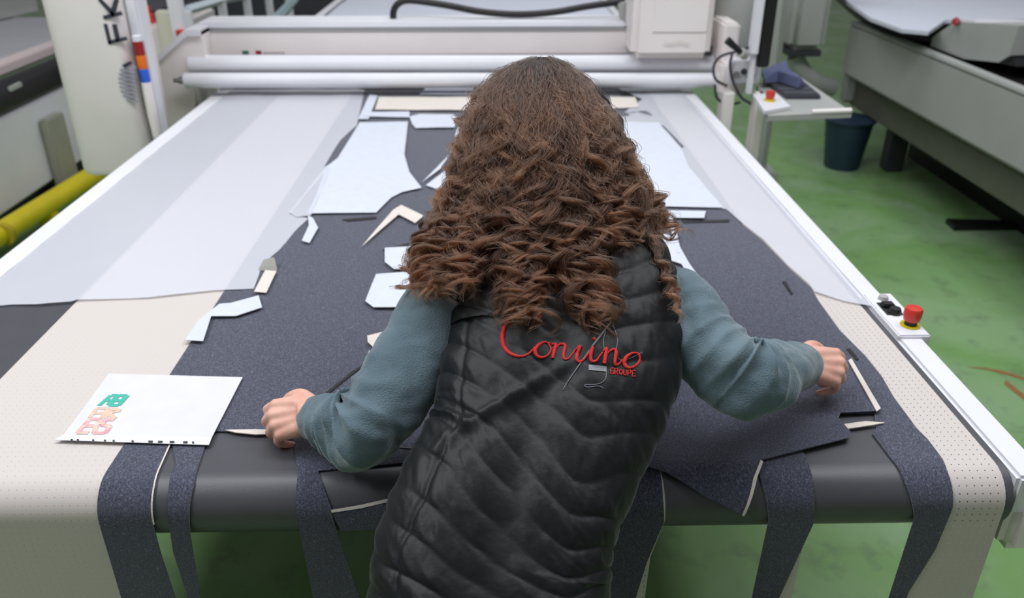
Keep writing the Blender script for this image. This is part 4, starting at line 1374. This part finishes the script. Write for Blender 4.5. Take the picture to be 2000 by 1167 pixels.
# ---- hair
HL = np.array([  # row, left, right, depth of the outer surface
    (118, 1035, 1078, 1.452), (130, 1000, 1115, 1.432), (150, 968, 1146, 1.408), (180, 938, 1172, 1.380), (220, 913, 1196, 1.352), (260, 900, 1214, 1.334), (300, 890, 1226, 1.322),
    (350, 876, 1246, 1.312), (400, 858, 1266, 1.304), (450, 836, 1290, 1.294), (500, 818, 1306, 1.280), (560, 812, 1330, 1.258), (620, 810, 1345, 1.228), (680, 806, 1350, 1.204)])


def hair_pt(u, y, dep):
    """u -1..1 across, y row of the head and back, dep metres below the outer surface"""
    l = np.interp(y, HL[:, 0], HL[:, 1])
    r = np.interp(y, HL[:, 0], HL[:, 2])
    z = np.interp(y, HL[:, 0], HL[:, 3])
    rise = np.interp(y, [118, 200, 400, 520, 620], [.05, .10, .12, .075, .03])
    z = z + rise * (1 - np.sqrt(np.maximum(0, 1 - np.minimum(1, np.abs(u)) ** 2))) + dep
    x = (l + r) / 2 + u * (r - l) / 2
    d = FW + np.outer((x - 1000) / F, RT) + np.outer((y - 583.5) / F, DN)
    return CAM + d * z[:, None]


# dark inner mass so that the scalp never shows
gu, gy_ = 41, np.linspace(126, 500, 44)
U = np.linspace(-.93, .93, gu)
front = np.array([hair_pt(U, np.full(gu, y), np.full(gu, .030)) for y in gy_])
HB = mat('dark_hair_mass', (34, 22, 15), 0.8, var=.3, vscale=60, bump=.8, bscale=300, spec=.1)
back = []
for i, y in enumerate(gy_):
    thick = np.interp(y, [126, 180, 300, 420, 500], [.02, .10, .12, .04, .012]) * np.sqrt(np.maximum(0.02, 1 - (U / .95) ** 2))
    back.append(front[i] + FW * thick[:, None])
rings = [np.vstack([front[i], back[i][::-1]]) for i in range(len(gy_))]
hair_in = obj('hair_underlayer', MB().loft(rings), HB, person, angle=180)

NP = 72
TT = np.linspace(0, 1, NP)
allp, tint = [], []


def lock(u0, y0, u1, y1, dep0, dep1, amp, wl, rho, ns, seed, start=.05, ramp=.2, tip_grow=0.0, tn=None):
    """one lock of hair: a guide over the head and back, waved and coiled towards its end, ns strands about it"""
    rg = np.random.default_rng(seed)
    y = y0 + (y1 - y0) * TT
    u = u0 + (u1 - u0) * np.clip(TT * 1.1, 0, 1) ** 1.3
    u = u + 0.05 * np.sin(TT * rg.uniform(3, 9) + rg.uniform(0, 6)) * TT * rg.uniform(0, 1.6)
    dep = dep0 + (dep1 - dep0) * TT
    G = hair_pt(u, y, dep)
    T_ = np.gradient(G, axis=0)
    ln = np.concatenate([[0], np.cumsum(np.linalg.norm(np.diff(G, axis=0), axis=1))])
    T_ /= np.linalg.norm(T_, axis=1)[:, None]
    A_ = np.cross(T_, FW)
    A_ /= np.linalg.norm(A_, axis=1)[:, None]
    B_ = np.cross(T_, A_)
    a = amp * np.clip((ln - start) / ramp, 0.0, 1) ** 1.1 * (1 + tip_grow * TT ** 4)
    a = a * (1 + 0.45 * np.sin(ln * rg.uniform(15, 40) + rg.uniform(0, 6)))
    sg = rg.choice([-1, 1])
    ph = sg * 2 * math.pi * (ln / wl) * (1 + rg.uniform(-.1, .5) * TT) + rg.uniform(0, 6.28) + 0.7 * np.sin(ln * rg.uniform(10, 30) + rg.uniform(0, 6))
    flat = rg.uniform(.35, 1.0)
    C_ = G + (a * np.cos(ph))[:, None] * A_ + (flat * a * np.sin(ph))[:, None] * B_
    tip = np.clip(1.25 - TT ** 3 * 0.8, .2, 1)
    root = np.clip(TT / .15, .5, 1)
    ang = rg.uniform(0, 6.28, ns)
    rr = np.sqrt(rg.uniform(0, 1, ns)) * rho
    tn = rg.uniform(0, 1) if tn is None else tn
    for k in range(ns):
        fly = rg.random() < 0.16
        f = rr[k] * tip * root * (1.0 if not fly else 1.8)
        p2 = ang[k] + 0.5 * sg * TT * 6
        off = (f * np.cos(p2))[:, None] * A_ + (f * np.sin(p2) * .8)[:, None] * B_
        w1, w2 = rg.uniform(14, 60, 2)
        jit = (0.0016 + (0.0050 if fly else 0)) * (TT * .8 + .2)
        off = off + (jit * np.sin(w1 * TT + ang[k] * 3))[:, None] * A_ + (jit * np.sin(w2 * TT + ang[k]))[:, None] * B_
        P = C_ + off
        cut = 1 - 0.14 * rg.random()
        q = TT * cut * (NP - 1)
        i0 = np.minimum(q.astype(int), NP - 2)
        t = (q - i0)[:, None]
        allp.append(P[i0] * (1 - t) + P[i0 + 1] * t)
        tint.append(np.clip(tn + rg.normal(0, .12), 0, 1))


def to_u(x, y):
    l = np.interp(y, HL[:, 0], HL[:, 1])
    r = np.interp(y, HL[:, 0], HL[:, 2])
    return (x - (l + r) / 2) / ((r - l) / 2)


rg = np.random.default_rng(5)
# smooth cover over the crown, waving lower down
for k in range(110):
    u1 = rg.uniform(-1, 1)
    y1 = rg.uniform(230, 430)
    lock(np.clip(u1 * .8 + rg.normal(0, .1), -.95, .95), rg.uniform(112, 150), u1, y1, rg.uniform(-.001, .006), rg.uniform(-.004, .008), rg.uniform(.003, .012), rg.uniform(.07, .15), rg.uniform(.007, .014), 100, 1000 + k, .07, .16)
# middle layer
for k in range(100):
    u1 = rg.uniform(-1, 1)
    y1 = rg.uniform(380, 500)
    lock(np.clip(u1 * .85 + rg.normal(0, .12), -.97, .97), rg.uniform(118, 230), u1, y1, rg.uniform(.0, .02), rg.uniform(-.004, .012), rg.uniform(.006, .016), rg.uniform(.06, .13), rg.uniform(.006, .015), 110, 2000 + k, .05, .18)
# long lobes that hang over the shoulders and the back
LOBES = [(826, 14, 588, 9), (850, 12, 592, 9), (885, 16, 588, 10), (920, 14, 590, 10), (945, 10, 545, 5), (990, 9, 610, 7), (1012, 10, 648, 9), (1038, 12, 655, 9), (1058, 8, 610, 6), (1095, 14, 520, 6),
         (1135, 9, 600, 7), (1152, 10, 655, 9), (1172, 9, 662, 8), (1205, 14, 500, 8), (1245, 16, 490, 9), (1282, 14, 482, 9), (1305, 9, 470, 6)]
kk_ = 0
for cx0, sd, ye, n in LOBES:
    for k in range(n):
        y1 = ye - abs(rg.normal(0, 22))
        xe = cx0 + rg.normal(0, sd)
        u1 = to_u(xe, y1)
        lock(np.clip(u1 * rg.uniform(.7, .95) + rg.normal(0, .08), -.97, .97), rg.uniform(150, 300), u1, y1, rg.uniform(.004, .024), rg.uniform(.0, .008), rg.uniform(.008, .018), rg.uniform(.045, .085), rg.uniform(.004, .0105), 76, 3000 + kk_, .04, .2, .35)
        kk_ += 1
# straggling lock on the right shoulder and loose curls on the left outline
for j, (u0, y0, xe, y1, amp, rho, ns) in enumerate([(.86, 380, 1340, 630, .004, .006, 110), (.84, 400, 1332, 600, .004, .005, 60), (-.98, 330, 806, 560, .016, .004, 40), (-1.0, 360, 812, 520, .016, .004, 40), (-.96, 300, 830, 590, .018, .005, 50),
                                                    (1.0, 360, 1318, 470, .012, .003, 26), (1.0, 340, 1305, 440, .013, .003, 26), (-1.0, 250, 845, 450, .012, .003, 26)]):
    lock(u0, y0, to_u(xe, y1), y1, .004, .002, amp, .05, rho, ns, 9000 + j, .03, .1, .3)
P = np.array(allp) - ORG[person.name]
NSTR = len(P)
hc = bpy.data.hair_curves.new('hair')
hc.add_curves([NP] * NSTR)
hc.position_data.foreach_set('vector', P.reshape(-1).astype(np.float32))
rad = hc.attributes.get('radius') or hc.attributes.new('radius', 'FLOAT', 'POINT')
rad.data.foreach_set('value', np.tile(np.interp(TT, [0, .7, 1], [.00033, .00031, .00014]), NSTR).astype(np.float32))
ti = hc.attributes.new('tint', 'FLOAT', 'CURVE')
ti.data.foreach_set('value', np.array(tint, np.float32))
hm = bpy.data.materials.new('brown_curly_hair')
hm.use_nodes = True
nt = hm.node_tree
out = nt.nodes['Material Output']
nt.nodes.remove(nt.nodes['Principled BSDF'])
hb = node(nt, 'ShaderNodeBsdfHairPrincipled')
hb.parametrization = 'COLOR'
hb.inputs['Roughness'].default_value = 0.34
hb.inputs['Radial Roughness'].default_value = 0.5
hi = node(nt, 'ShaderNodeHairInfo')
r1 = node(nt, 'ShaderNodeValToRGB')
r1.color_ramp.elements[0].position, r1.color_ramp.elements[0].color = 0.1, lin((36, 27, 22))
r1.color_ramp.elements[1].position, r1.color_ramp.elements[1].color = 0.95, lin((84, 53, 35))
nt.links.new(hi.outputs['Intercept'], r1.inputs['Fac'])
hs = node(nt, 'ShaderNodeHueSaturation')
at = node(nt, 'ShaderNodeAttribute')
at.attribute_name = 'tint'
mr = node(nt, 'ShaderNodeMapRange')
mr.inputs['To Min'].default_value = 0.25
mr.inputs['To Max'].default_value = 1.5
nt.links.new(at.outputs['Fac'], mr.inputs['Value'])
nt.links.new(mr.outputs[0], hs.inputs['Value'])
nt.links.new(r1.outputs[0], hs.inputs['Color'])
nt.links.new(hs.outputs[0], hb.inputs['Color'])
nt.links.new(hb.outputs[0], out.inputs['Surface'])
hc.materials.append(hm)
hair = link('hair', hc, person)
